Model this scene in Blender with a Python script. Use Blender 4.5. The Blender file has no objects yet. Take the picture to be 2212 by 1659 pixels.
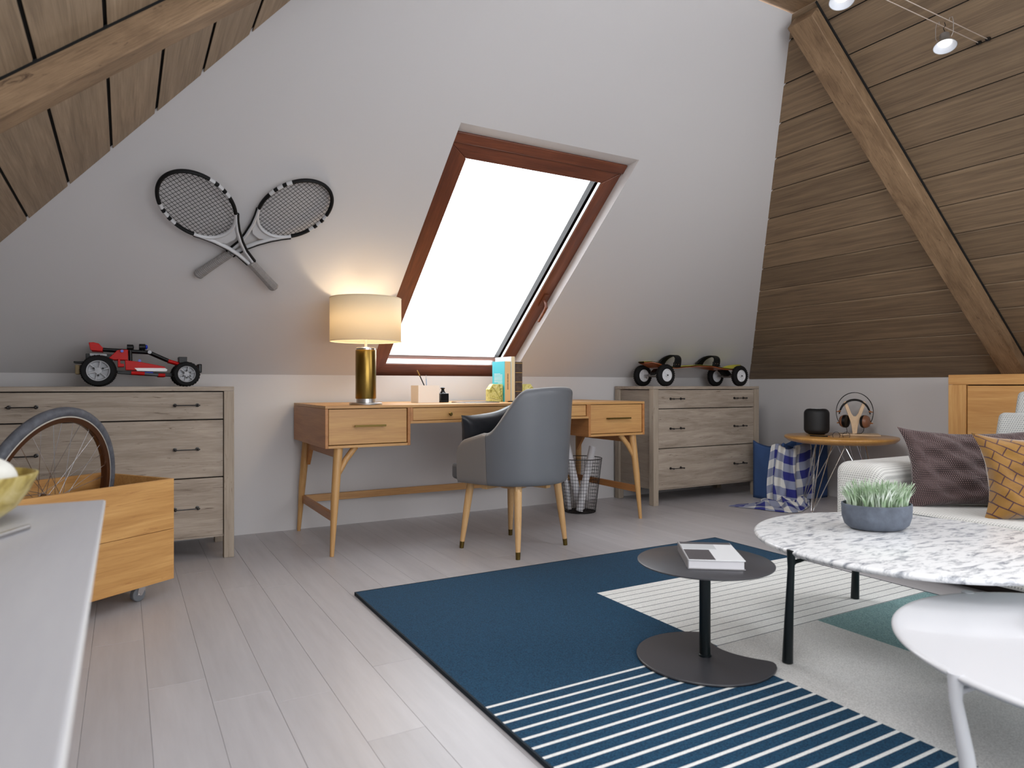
import bpy, math, random
from mathutils import Matrix, Vector
random.seed(7)
R = math.radians
SC = bpy.context.scene
COL = SC.collection

# ------------------------------------------------------------------ camera, world, exposure
H = 0.87                      # eye height
cam_d = bpy.data.cameras.new('camera'); cam = bpy.data.objects.new('camera', cam_d); COL.objects.link(cam)
cam.location = (0, 0, H); cam.rotation_euler = (R(90), 0, R(-29.623))
cam_d.sensor_width = 36; cam_d.lens = 36*1475/2212; cam_d.shift_y = 3.5/2212
cam_d.clip_start = 0.02
cam_d.dof.use_dof = True; cam_d.dof.focus_distance = 3.9; cam_d.dof.aperture_fstop = 4.0
SC.camera = cam
SC.view_settings.view_transform = 'Standard'; SC.view_settings.look = 'None'
SC.view_settings.gamma = 1; SC.view_settings.use_curve_mapping = False
SC.view_settings.exposure = 0.0

world = bpy.data.worlds.new('sky'); SC.world = world; world.use_nodes = True
wn = world.node_tree; wn.nodes.clear()
wo = wn.nodes.new('ShaderNodeOutputWorld'); bg = wn.nodes.new('ShaderNodeBackground')
bg.inputs['Color'].default_value = (0.975, 0.965, 1.0, 1); bg.inputs['Strength'].default_value = 6.2
wn.links.new(bg.outputs[0], wo.inputs[0])

# room numbers
YB, XR, XL, YF = 4.24, 4.84, -1.11, -1.9
ZK, T = 0.935, 0.825
TH = math.atan(T); CT, ST = math.cos(TH), math.sin(TH)
YR0, YR1 = 2.04, 2.175        # ridge beam / rafters
def zb(Y): return ZK + T*(YB-Y)
def zr(X): return ZK + T*(XR-X)
def zl(X): return ZK + T*(X-XL)

def portal(name, mat, sx, sy):
    d = bpy.data.lights.new(name, 'AREA'); d.shape = 'RECTANGLE'; d.size = sx; d.size_y = sy
    d.cycles.is_portal = True
    o = bpy.data.objects.new(name, d); COL.objects.link(o); o.matrix_world = mat; return o
def frame(o, x, y, z):
    m = Matrix.Identity(4)
    for i, a in enumerate((x, y, z)):
        a = Vector(a).normalized()
        for j in range(3): m[j][i] = a[j]
    for j in range(3): m[j][3] = o[j]
    return m
# sky light guides in the three glazed openings
wy = (0.03+1.585)/2
pc = Vector((1.895, YB, ZK)) + Vector((0, -CT, ST))*wy + Vector((0, ST, CT))*0.16
portal('skylight_guide', frame(pc, (1, 0, 0), (0, CT, -ST), (0, ST, CT)), .9, 1.6)
xm = 3.82
portal('right_skylight_guide', frame((xm+.06, -.05, zr(xm)+.08), (-CT, 0, ST), (0, -1, 0), (ST, 0, CT)), 1.75, 2.4)
portal('left_skylight_guide', frame((.42-.09, .72, zl(.42)+.11), (CT, 0, ST), (0, 1, 0), (-ST, 0, CT)), 1.2, 2.1)
portal('front_window_guide', frame((1.25, YF-.16, 1.35), (1, 0, 0), (0, 0, 1), (0, -1, 0)), 3.3, 1.8)

# ------------------------------------------------------------------ materials
def lin(c):
    if isinstance(c, str):
        c = c.lstrip('#'); c = [int(c[i:i+2], 16)/255 for i in (0, 2, 4)]
    return tuple((x/12.92 if x <= .04045 else ((x+.055)/1.055)**2.4) for x in c)+(1,)
MATS = {}
def newmat(name):
    m = bpy.data.materials.new(name); m.use_nodes = True; MATS[name] = m
    nt = m.node_tree; b = nt.nodes['Principled BSDF']; return m, nt, b
def N(nt, typ, **kw):
    n = nt.nodes.new(typ)
    for k, v in kw.items():
        if hasattr(n, k) and not k.startswith('i_'): setattr(n, k, v)
        else: n.inputs[k[2:] if k.startswith('i_') else k].default_value = v
    return n
def L(nt, a, b): nt.links.new(a, b)
def ramp(nt, fac, stops):
    r = nt.nodes.new('ShaderNodeValToRGB'); e = r.color_ramp.elements
    while len(e) < len(stops): e.new(.5)
    for i, (p, c) in enumerate(stops): e[i].position = p; e[i].color = lin(c)
    L(nt, fac, r.inputs[0]); return r
def plain(name, col, rough=.5, metal=0, noise=0, nscale=20, bump=0, bscale=200, coat=0, spec=None, sheen=0):
    m, nt, b = newmat(name); c = lin(col)
    b.inputs['Base Color'].default_value = c; b.inputs['Roughness'].default_value = rough
    b.inputs['Metallic'].default_value = metal
    if coat: b.inputs['Coat Weight'].default_value = coat
    if sheen: b.inputs['Sheen Weight'].default_value = sheen
    if spec is not None: b.inputs['Specular IOR Level'].default_value = spec
    tc = N(nt, 'ShaderNodeTexCoord')
    if noise:
        n = N(nt, 'ShaderNodeTexNoise', i_Scale=nscale, i_Detail=4.0); L(nt, tc.outputs['Object'], n.inputs['Vector'])
        lo = [max(0, x*(1-noise)) for x in c[:3]]; hi = [min(1, x*(1+noise)) for x in c[:3]]
        r = nt.nodes.new('ShaderNodeValToRGB'); r.color_ramp.elements[0].position = .3; r.color_ramp.elements[1].position = .7
        r.color_ramp.elements[0].color = (*lo, 1); r.color_ramp.elements[1].color = (*hi, 1)
        L(nt, n.outputs[0], r.inputs[0]); L(nt, r.outputs[0], b.inputs['Base Color'])
    if bump:
        n = N(nt, 'ShaderNodeTexNoise', i_Scale=bscale, i_Detail=3.0); L(nt, tc.outputs['Object'], n.inputs['Vector'])
        bp = N(nt, 'ShaderNodeBump', i_Strength=bump, i_Distance=.002); L(nt, n.outputs[0], bp.inputs['Height'])
        L(nt, bp.outputs[0], b.inputs['Normal'])
    return m
def wood(name, stops, axis=0, scale=1.0, rough=.5, stretch=14, fine=1.0, bump=.15, dark=None, rnd=1, coat=0, slope=None, vary=.12):
    """wood grain stretched along `axis` of the object's own coordinates"""
    m, nt, b = newmat(name)
    tc = N(nt, 'ShaderNodeTexCoord'); oi = N(nt, 'ShaderNodeObjectInfo')
    src = tc.outputs['Object']
    if slope is not None:
        mr = N(nt, 'ShaderNodeVectorRotate', rotation_type='EULER_XYZ'); mr.inputs['Rotation'].default_value = slope
        L(nt, src, mr.inputs['Vector']); src = mr.outputs[0]
    mul = N(nt, 'ShaderNodeMath', operation='MULTIPLY'); mul.inputs[1].default_value = 37.0*rnd; L(nt, oi.outputs['Random'], mul.inputs[0])
    add = N(nt, 'ShaderNodeVectorMath', operation='ADD'); L(nt, src, add.inputs[0]); L(nt, mul.outputs[0], add.inputs[1])
    s = [stretch*scale]*3; s[axis] = scale
    mp = N(nt, 'ShaderNodeMapping'); mp.inputs['Scale'].default_value = s; L(nt, add.outputs[0], mp.inputs['Vector'])
    n1 = N(nt, 'ShaderNodeTexNoise', i_Scale=1.0, i_Detail=5.0, i_Roughness=.6, i_Distortion=.6); L(nt, mp.outputs[0], n1.inputs['Vector'])
    s2 = [stretch*8*scale*fine]*3; s2[axis] = scale*3
    mp2 = N(nt, 'ShaderNodeMapping'); mp2.inputs['Scale'].default_value = s2; L(nt, add.outputs[0], mp2.inputs['Vector'])
    n2 = N(nt, 'ShaderNodeTexNoise', i_Scale=1.0, i_Detail=3.0, i_Roughness=.7); L(nt, mp2.outputs[0], n2.inputs['Vector'])
    mx = N(nt, 'ShaderNodeMix', data_type='FLOAT'); mx.inputs[0].default_value = .42
    L(nt, n1.outputs[0], mx.inputs[2]); L(nt, n2.outputs[0], mx.inputs[3])
    rp = ramp(nt, mx.outputs[0], stops)
    out = rp.outputs[0]
    if dark:   # weathered dark streaks / knots
        s3 = [stretch*2*scale]*3; s3[axis] = scale*1.6
        mp3 = N(nt, 'ShaderNodeMapping'); mp3.inputs['Scale'].default_value = s3; mp3.inputs['Location'].default_value = (3, 7, 1); L(nt, add.outputs[0], mp3.inputs['Vector'])
        n3 = N(nt, 'ShaderNodeTexNoise', i_Scale=1.0, i_Detail=6.0, i_Roughness=.72, i_Distortion=2.2); L(nt, mp3.outputs[0], n3.inputs['Vector'])
        r3 = ramp(nt, n3.outputs[0], [(0.0, '#ffffff'), (.31, '#ffffff'), (.40, '#000000'), (1, '#000000')])
        mm = N(nt, 'ShaderNodeMix', data_type='RGBA'); L(nt, r3.outputs[0], mm.inputs[0]); L(nt, out, mm.inputs[6]); mm.inputs[7].default_value = lin(dark)
        out = mm.outputs[2]
    if vary:
        hv = N(nt, 'ShaderNodeHueSaturation'); mr2 = N(nt, 'ShaderNodeMapRange'); mr2.inputs['To Min'].default_value = 1-vary; mr2.inputs['To Max'].default_value = 1+vary
        L(nt, oi.outputs['Random'], mr2.inputs['Value']); L(nt, mr2.outputs[0], hv.inputs['Value']); L(nt, out, hv.inputs['Color']); out = hv.outputs[0]
    L(nt, out, b.inputs['Base Color']); b.inputs['Roughness'].default_value = rough
    if coat: b.inputs['Coat Weight'].default_value = coat; b.inputs['Coat Roughness'].default_value = .25
    bp = N(nt, 'ShaderNodeBump', i_Strength=bump, i_Distance=.003); L(nt, mx.outputs[0], bp.inputs['Height']); L(nt, bp.outputs[0], b.inputs['Normal'])
    return m

W_ = lambda *a: list(zip((.25, .45, .6, .8), a))
white_wall = plain('white_paint', (.80, .79, .79), .75, bump=.05, bscale=350)
floor_wood = wood('pale_floor_wood', W_('#a8a5a7', '#b4b1b3', '#bbb8ba', '#c5c2c4'), 1, .9, .38, 9, .5, .04, vary=.035)
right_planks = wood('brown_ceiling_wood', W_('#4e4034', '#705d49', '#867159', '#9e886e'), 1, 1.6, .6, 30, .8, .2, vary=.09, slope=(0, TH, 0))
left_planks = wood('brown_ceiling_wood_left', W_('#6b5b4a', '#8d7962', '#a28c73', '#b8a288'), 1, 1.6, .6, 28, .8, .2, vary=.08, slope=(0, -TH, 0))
beam_wood = wood('rough_beam_wood', W_('#543f2d', '#7c6349', '#94795c', '#ad9273'), 0, 4.5, .7, 3.2, 2.6, .6, dark='#4a3522', vary=.02)
dark_gap = plain('dark_joint', (.03, .03, .03), .9)
frame_wood = wood('mahogany_wood', W_('#4a2415', '#663520', '#7a4329', '#8a5236'), 0, 2.0, .4, 8, 1, .1, coat=.2, vary=.04)
frame_wood_v = wood('mahogany_wood_long', W_('#4a2415', '#663520', '#7a4329', '#8a5236'), 1, 2.0, .4, 8, 1, .1, coat=.2, vary=.04)
weath = wood('weathered_wood', W_('#74675a', '#9a8d7f', '#afa294', '#c3b8a9'), 0, 2.6, .7, 9, 1.5, .35, dark='#66564a', vary=.03)
weath_v = wood('weathered_wood_upright', W_('#7f7266', '#9c8f80', '#a99c8c', '#b9ad9d'), 2, 2.2, .7, 9, 1.3, .25, dark='#77685a', vary=.03)
oak = wood('oak_wood', W_('#9a6a3a', '#b98a55', '#c6995f', '#d2a871'), 0, 1.8, .42, 12, 1, .08, vary=.03)
oak_v = wood('oak_wood_upright', W_('#a1733f', '#b98d58', '#c69c66', '#d4ad78'), 2, 1.8, .42, 12, 1, .08, vary=.03)
oak_y = wood('oak_wood_deep', W_('#8f5c30', '#a8713f', '#b57d49', '#c28b55'), 1, 1.8, .42, 12, 1, .08, vary=.03)
crate_wood = wood('honey_crate_wood', W_('#a5733c', '#c18f52', '#d09f60', '#dfb477'), 0, 1.6, .5, 11, .8, .12, dark='#a87440', vary=.03)
cab_wood = wood('honey_cabinet_wood', W_('#a9743b', '#c38f52', '#d0a062', '#ddb176'), 1, 1.6, .5, 14, .8, .12, vary=.02)
cab_wood_v = wood('honey_cabinet_wood_upright', W_('#a9743b', '#c38f52', '#d0a062', '#ddb176'), 2, 1.6, .5, 14, .8, .12, vary=.02)
side_wood = wood('side_table_wood', W_('#a87436', '#bf8c4a', '#cd9c59', '#d9ac6b'), 0, 2, .35, 8, 1, .05, coat=.3)
pale_wood = plain('pale_ash', '#dcbf9c', .5, noise=.08, nscale=30)
chair_wood = wood('chair_leg_wood', W_('#b58a58', '#c79e6b', '#d2ab7a', '#dcb98a'), 2, 3, .42, 12, 1, .06)
brass = plain('aged_brass', '#8d7138', .28, 1); antique = plain('dark_brass', '#6c5a2e', .35, .9)
steel = plain('brushed_steel', '#b9b7b6', .3, 1); chrome = plain('chrome', '#d8dadd', .12, 1)
black = plain('black_plastic', '#0b0b0c', .4, spec=.3); matte_black = plain('matte_black', '#0d0d0e', .6, spec=.25)
blackmetal = plain('black_metal', '#141c1f', .3, .3); discmetal = plain('charcoal_metal', '#3b3b3f', .38, .0, spec=.6)
iron = plain('iron_handle', '#3d3c3c', .35, .8)
whiteplastic = plain('white_lacquer', '#dfe0e4', .22, coat=.3)
rub = plain('black_rubber', '#111112', .75, spec=.25, bump=.3, bscale=300); greyrub = plain('grey_tyre_rubber', '#5b5e66', .55, noise=.3, nscale=40, bump=.4, bscale=250)
rimgrey = plain('light_grey_plastic', '#a3a4a8', .4); rimwhite = plain('white_rim', '#d6d7da', .35)
redp = plain('red_plastic', '#b80805', .4, spec=.2); bluep = plain('blue_plastic', '#1230b0', .3)
tan = plain('tan_plastic', '#9d8b66', .6); whitepaint = plain('white_enamel', '#e4e4e4', .35)
racketwhite = plain('racket_white', '#c4c4c6', .3); gripm = plain('grey_grip', '#8f8b89', .75)
leather = plain('grey_leather', '#65686d', .42, bump=.1, bscale=400); leather2 = plain('grey_leather_light', '#7b7775', .42, bump=.1, bscale=400)
piping = plain('pale_piping', '#aaa9a8', .5); darkleather = plain('black_leather', '#1b1c21', .38, bump=.1, bscale=120)
paper = plain('white_paper', '#d9d8dc', .7); cream = plain('cream_paper', '#d9c9a0', .7)
concrete = plain('grey_concrete', '#5d6470', .8, noise=.22, nscale=28, bump=.3, bscale=120)
bluecloth = plain('blue_cloth', '#34507f', .85, noise=.08, nscale=9, bump=.2, bscale=500)
stone = plain('pale_stone', '#d9d8d0', .7, noise=.06, nscale=25, bump=.3, bscale=90)
copper = plain('copper', '#b87a4c', .3, .8); walnut = plain('walnut_cup', '#8c6048', .35)
potm = plain('ceramic_pot', '#ddd8d2', .55); inkm = plain('black_glass', '#0b0b0c', .1)
teal = plain('teal_cover', '#45b9c9', .55); tanc = plain('tan_cover', '#d9b684', .6)
brownbook = plain('brown_leather_spine', '#3e3026', .55, noise=.4, nscale=40, bump=.3)
gold = plain('gilt', '#a5854a', .4, .6)
greywood = wood('pale_table_wood', W_('#a9a9ae', '#b1b1b6', '#b6b6ba', '#bdbdc0'), 1, 1.2, .5, 6, .6, .03)
edgewhite = plain('white_edge', '#dcdddd', .3)
darkbase = plain('dark_sofa_base', '#2a201c', .6)

def two(name, build, rough=.8, bump=.3, sheen=0):
    m, nt, b = newmat(name); tc = N(nt, 'ShaderNodeTexCoord'); b.inputs['Roughness'].default_value = rough
    if rough > .93: b.inputs['Specular IOR Level'].default_value = .08
    if sheen: b.inputs['Sheen Weight'].default_value = sheen
    col, hgt = build(nt, tc); L(nt, col, b.inputs['Base Color'])
    if hgt is not None:
        bp = N(nt, 'ShaderNodeBump', i_Strength=bump, i_Distance=.003); L(nt, hgt, bp.inputs['Height']); L(nt, bp.outputs[0], b.inputs['Normal'])
    return m
def mth(nt, op, a, bb=None):
    n = N(nt, 'ShaderNodeMath', operation=op)
    for i, q in enumerate((a, bb)):
        if q is None: continue
        if isinstance(q, (int, float)): n.inputs[i].default_value = q
        else: L(nt, q, n.inputs[i])
    return n.outputs[0]
def mixc(nt, f, a, bb):
    n = N(nt, 'ShaderNodeMix', data_type='RGBA')
    if isinstance(f, (int, float)): n.inputs[0].default_value = f
    else: L(nt, f, n.inputs[0])
    for i, q in ((6, a), (7, bb)):
        if isinstance(q, str): n.inputs[i].default_value = lin(q)
        else: L(nt, q, n.inputs[i])
    return n.outputs[2]
def sep(nt, v):
    s = N(nt, 'ShaderNodeSeparateXYZ'); L(nt, v, s.inputs[0]); return s.outputs
def sofa_b(a, bcol, f):
    def g(nt, tc):
        s = sep(nt, tc.outputs['Object'])
        ua = mth(nt, 'SINE', mth(nt, 'MULTIPLY', mth(nt, 'ADD', s[0], s[2]), f)); va = mth(nt, 'SINE', mth(nt, 'MULTIPLY', mth(nt, 'ADD', s[1], mth(nt, 'MULTIPLY', s[2], .35)), f))
        hh = mth(nt, 'ADD', mth(nt, 'MULTIPLY', mth(nt, 'MAXIMUM', ua, va), .35), .5)
        r = ramp(nt, hh, [(.3, bcol), (.7, a)])
        return r.outputs[0], hh
    return g
sofa_f = two('woven_sofa_fabric', sofa_b('#d0cfcb', '#9a9a97', 560), .9, .5, .2)
sofa_f2 = two('woven_cushion_fabric', sofa_b('#bfc0bd', '#8c8f8f', 600), .9, .5, .2)
def marble_b(nt, tc):
    mp = N(nt, 'ShaderNodeMapping'); mp.inputs['Scale'].default_value = (3.0, 9.0, 5.0); mp.inputs['Rotation'].default_value = (0, 0, R(38)); L(nt, tc.outputs['Object'], mp.inputs['Vector'])
    n = N(nt, 'ShaderNodeTexNoise', i_Scale=4.6, i_Detail=9.0, i_Roughness=.68, i_Distortion=.5); L(nt, mp.outputs[0], n.inputs['Vector'])
    r = ramp(nt, n.outputs[0], [(.32, '#7a7f87'), (.395, '#afb2b8'), (.45, '#d0d2d5'), (.52, '#ecedee')])
    return r.outputs[0], None
marble = two('grey_white_marble', marble_b, .22)
def bowl_b(nt, tc):
    n = N(nt, 'ShaderNodeTexNoise', i_Scale=22.0, i_Detail=5.0, i_Distortion=1.0); L(nt, tc.outputs['Object'], n.inputs['Vector'])
    r = ramp(nt, n.outputs[0], [(.32, '#8f7a3c'), (.45, '#b8a45c'), (.6, '#cfc08a'), (.72, '#ddd3ac')]); return r.outputs[0], n.outputs[0]
bowlm = two('mottled_yellow_glaze', bowl_b, .4, .15)
def onyx_b(nt, tc):
    n = N(nt, 'ShaderNodeTexNoise', i_Scale=30.0, i_Detail=6.0, i_Distortion=1.5); L(nt, tc.outputs['Object'], n.inputs['Vector'])
    r = ramp(nt, n.outputs[0], [(.33, '#6f6a22'), (.42, '#b9b45a'), (.6, '#d2ce86'), (.75, '#e0dda4')]); return r.outputs[0], None
onyx = two('green_onyx', onyx_b, .3)
def rug_b(a, bcol, sc=260.0):
    def g(nt, tc):
        n = N(nt, 'ShaderNodeTexNoise', i_Scale=sc, i_Detail=2.0, i_Roughness=.7); L(nt, tc.outputs['Object'], n.inputs['Vector'])
        r = ramp(nt, n.outputs[0], [(.35, a), (.68, bcol)]); return r.outputs[0], n.outputs[0]
    return g
rug_dark = two('navy_rug_pile', rug_b('#0b2b42', '#1c4d6b'), .95, .5, .08)
rug_cream = two('cream_rug_pile', rug_b('#bfbebb', '#e2e1de'), .95, .5, .1)
rug_white = two('white_rug_pile', rug_b('#d8d9d6', '#f0f1ee'), .95, .4, .1)
rug_teal = two('teal_rug_pile', rug_b('#467174', '#86a9a8'), .95, .5, .2)
rug_line = plain('dark_rug_line', '#24353f', .95)
def plaid_b(nt, tc):
    s = sep(nt, tc.outputs['UV'])
    a = mth(nt, 'GREATER_THAN', mth(nt, 'FRACT', mth(nt, 'MULTIPLY', s[0], 1.0)), .5)
    c = mth(nt, 'GREATER_THAN', mth(nt, 'FRACT', mth(nt, 'MULTIPLY', s[1], 1.0)), .5)
    t = mth(nt, 'MULTIPLY', mth(nt, 'ADD', a, c), .5)
    r = ramp(nt, t, [(0, '#dcdcd8'), (.25, '#8f96ae'), (.75, '#2b3180')]); r.color_ramp.interpolation = 'CONSTANT'
    return r.outputs[0], None
plaid = two('blue_white_check_cloth', plaid_b, .85)
def dots_b(nt, tc):
    s = sep(nt, tc.outputs['UV']); K = 62.0
    vy = mth(nt, 'MULTIPLY', s[1], K)
    vx = mth(nt, 'ADD', mth(nt, 'MULTIPLY', s[0], K), mth(nt, 'MULTIPLY', mth(nt, 'FLOOR', vy), .5))
    fx = mth(nt, 'ABSOLUTE', mth(nt, 'SUBTRACT', mth(nt, 'FRACT', vx), .5)); fy = mth(nt, 'ABSOLUTE', mth(nt, 'SUBTRACT', mth(nt, 'FRACT', vy), .5))
    d = mth(nt, 'LESS_THAN', mth(nt, 'MAXIMUM', fx, fy), .27)
    n = N(nt, 'ShaderNodeTexNoise', i_Scale=9.0, i_Detail=4.0, i_Distortion=1.2); L(nt, tc.outputs['UV'], n.inputs['Vector'])
    return mixc(nt, d, '#221111', '#7c6463'), mth(nt, 'ADD', mth(nt, 'MULTIPLY', d, .08), mth(nt, 'MULTIPLY', n.outputs[0], 4.5))
browndots = two('brown_dotted_cloth', dots_b, .8, .9, .2)
def must_b(nt, tc):
    mp = N(nt, 'ShaderNodeMapping'); mp.inputs['Rotation'].default_value = (0, 0, R(32)); mp.inputs['Scale'].default_value = (5.2, 5.2, 1); L(nt, tc.outputs['UV'], mp.inputs['Vector'])
    bt = N(nt, 'ShaderNodeTexBrick', offset=.5); bt.inputs['Scale'].default_value = 1.0; bt.inputs['Brick Width'].default_value = .82; bt.inputs['Row Height'].default_value = .42
    bt.inputs['Mortar Size'].default_value = .028; bt.inputs['Mortar Smooth'].default_value = .1
    bt.inputs['Color1'].default_value = lin('#8f651c'); bt.inputs['Color2'].default_value = lin('#845b16'); bt.inputs['Mortar'].default_value = lin('#40191c')
    L(nt, mp.outputs[0], bt.inputs['Vector'])
    n = N(nt, 'ShaderNodeTexNoise', i_Scale=7.0, i_Detail=3.0); L(nt, tc.outputs['UV'], n.inputs['Vector'])
    return bt.outputs[0], mth(nt, 'MULTIPLY', n.outputs[0], 3.0)
mustard = two('mustard_velvet_lattice', must_b, .7, .6, .5)
def shade_mat():
    m, nt, b = newmat('lamp_shade_linen'); nt.nodes.remove(b)
    o = nt.nodes['Material Output']; d = N(nt, 'ShaderNodeBsdfDiffuse'); d.inputs[0].default_value = lin('#eadfc8')
    t = N(nt, 'ShaderNodeBsdfTranslucent'); t.inputs[0].default_value = lin('#f4ead6'); x = N(nt, 'ShaderNodeMixShader'); x.inputs[0].default_value = .4
    L(nt, d.outputs[0], x.inputs[1]); L(nt, t.outputs[0], x.inputs[2]); L(nt, x.outputs[0], o.inputs[0]); return m
shadem = shade_mat()
def glass_mat():
    m, nt, b = newmat('clear_pane'); nt.nodes.remove(b); o = nt.nodes['Material Output']
    t = N(nt, 'ShaderNodeBsdfTransparent'); t.inputs[0].default_value = (.96, .98, .98, 1)
    g = N(nt, 'ShaderNodeBsdfGlossy'); g.inputs['Roughness'].default_value = .02
    x = N(nt, 'ShaderNodeMixShader'); x.inputs[0].default_value = .06
    L(nt, t.outputs[0], x.inputs[1]); L(nt, g.outputs[0], x.inputs[2]); L(nt, x.outputs[0], o.inputs[0]); return m
pane = glass_mat()
def emit(name, col, s):
    m, nt, b = newmat(name); b.inputs['Emission Color'].default_value = lin(col); b.inputs['Emission Strength'].default_value = s; b.inputs['Base Color'].default_value = lin(col); return m
bulb = emit('lit_bulb', '#fffaf0', 4); 
def grass_b(nt, tc):
    n = N(nt, 'ShaderNodeTexNoise', i_Scale=30.0); L(nt, tc.outputs['Object'], n.inputs['Vector'])
    r = ramp(nt, n.outputs[0], [(.3, '#7d9d70'), (.5, '#b0c5a8'), (.7, '#d8e0d6')]); return r.outputs[0], None
grassm = two('pale_green_blades', grass_b, .5)

# ------------------------------------------------------------------ mesh builder
class MB:
    def __init__(s): s.v = []; s.f = []; s.m = []; s.u = {}; s.X = Matrix.Identity(4)
    def add(s, vs, fs, mi=0, uv=None):
        b = len(s.v)
        for i, p in enumerate(vs):
            s.v.append(tuple(s.X @ Vector(p)))
            if uv: s.u[b+i] = uv[i]
        for f in fs: s.f.append(tuple(b+i for i in f)); s.m.append(mi)
        return s
    def box(s, x0, y0, z0, x1, y1, z1, mi=0):
        return s.add([(x0, y0, z0), (x1, y0, z0), (x1, y1, z0), (x0, y1, z0), (x0, y0, z1), (x1, y0, z1), (x1, y1, z1), (x0, y1, z1)],
                     [(0, 3, 2, 1), (4, 5, 6, 7), (0, 1, 5, 4), (1, 2, 6, 5), (2, 3, 7, 6), (3, 0, 4, 7)], mi)
    def hexa(s, a, b, mi=0):      # two quads a (inner) and b (outer)
        return s.add(list(a)+list(b), [(0, 1, 2, 3), (7, 6, 5, 4), (0, 4, 5, 1), (1, 5, 6, 2), (2, 6, 7, 3), (3, 7, 4, 0)], mi)
    def grid(s, fn, nu, nv, cu=False, cv=False, mi=0, uv=None):
        U = nu if cu else nu+1; V = nv if cv else nv+1
        vs = [fn(i/nu, j/nv) for i in range(U) for j in range(V)]
        uvs = [uv(i/nu, j/nv) for i in range(U) for j in range(V)] if uv else None
        fs = []
        for i in range(nu):
            for j in range(nv):
                a, b = i % U, (i+1) % U; c, d = j % V, (j+1) % V
                fs.append((a*V+c, b*V+c, b*V+d, a*V+d))
        return s.add(vs, fs, mi, uvs)
    def ring(s, pts, rs, n=12, closed=False, cap=True, flat=1.0, mi=0, up=None):
        pts = [Vector(p) for p in pts]; K = len(pts)
        if not isinstance(rs, (list, tuple)): rs = [rs]*K
        vs = []; pn = None
        for i, p in enumerate(pts):
            if closed: t = (pts[(i+1) % K]-pts[i-1])
            else: t = pts[min(i+1, K-1)]-pts[max(i-1, 0)]
            t = t.normalized()
            if pn is None:
                a = Vector(up) if up else (Vector((0, 0, 1)) if abs(t.z) < .9 else Vector((1, 0, 0))); pn = (a-t*a.dot(t)).normalized()
            else:
                pn = (pn-t*pn.dot(t)).normalized()
            bn = t.cross(pn)
            for k in range(n):
                an = 2*math.pi*k/n; vs.append(p+pn*math.cos(an)*rs[i]*flat+bn*math.sin(an)*rs[i])
        fs = []
        for i in range(K if closed else K-1):
            j = (i+1) % K
            for k in range(n):
                q = (k+1) % n; fs.append((i*n+k, i*n+q, j*n+q, j*n+k))
        if not closed and cap: fs.append(tuple(range(n-1, -1, -1))); fs.append(tuple((K-1)*n+k for k in range(n)))
        return s.add(vs, fs, mi)
    def cyl(s, p0, p1, r0, r1=None, n=16, mi=0, flat=1.0, up=None):
        return s.ring([p0, p1], [r0, r0 if r1 is None else r1], n, mi=mi, flat=flat, up=up)
    def lathe(s, prof, n=32, c=(0, 0, 0), axis='z', mi=0, sx=1, sy=1, cap0=True, cap1=True):
        vs = []; 
        for (r, h) in prof:
            for k in range(n):
                a = 2*math.pi*k/n; x, y = r*math.cos(a)*sx, r*math.sin(a)*sy
                p = {'z': (x, y, h), 'y': (x, h, -y), 'x': (h, x, y)}[axis]
                vs.append((c[0]+p[0], c[1]+p[1], c[2]+p[2]))
        fs = []
        for i in range(len(prof)-1):
            for k in range(n):
                q = (k+1) % n; fs.append((i*n+k, i*n+q, (i+1)*n+q, (i+1)*n+k))
        if cap0: fs.append(tuple(range(n-1, -1, -1)))
        if cap1: fs.append(tuple((len(prof)-1)*n+k for k in range(n)))
        return s.add(vs, fs, mi)
    def prism(s, poly, a0, a1, axis='z', mi=0):
        n = len(poly)
        def P(p, h): return {'z': (p[0], p[1], h), 'y': (p[0], h, p[1]), 'x': (h, p[0], p[1])}[axis]
        return s.add([P(p, a0) for p in poly]+[P(p, a1) for p in poly],
                     [tuple(range(n-1, -1, -1)), tuple(range(n, 2*n))]+[(i, (i+1) % n, n+(i+1) % n, n+i) for i in range(n)], mi)
    def ell(s, c, r, nu=20, nv=12, mi=0):
        if not isinstance(r, (tuple, list)): r = (r, r, r)
        return s.lathe([(math.sin(math.pi*max(j, .02)/nv if j < nv else math.pi*(nv-.02)/nv), -math.cos(math.pi*j/nv)*r[2]) for j in range(nv+1)], nu, c, mi=mi, sx=r[0], sy=r[1])
    def torus(s, c, Rr, r, n=48, k=10, axis='z', mi=0, flat=1.0):
        pts = []
        for i in range(n):
            a = 2*math.pi*i/n; x, y = Rr*math.cos(a), Rr*math.sin(a)
            p = {'z': (x, y, 0), 'y': (x, 0, y), 'x': (0, x, y)}[axis]; pts.append((c[0]+p[0], c[1]+p[1], c[2]+p[2]))
        return s.ring(pts, r, k, closed=True, mi=mi, flat=flat, up={'z': (0, 0, 1), 'y': (0, 1, 0), 'x': (1, 0, 0)}[axis])

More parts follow.
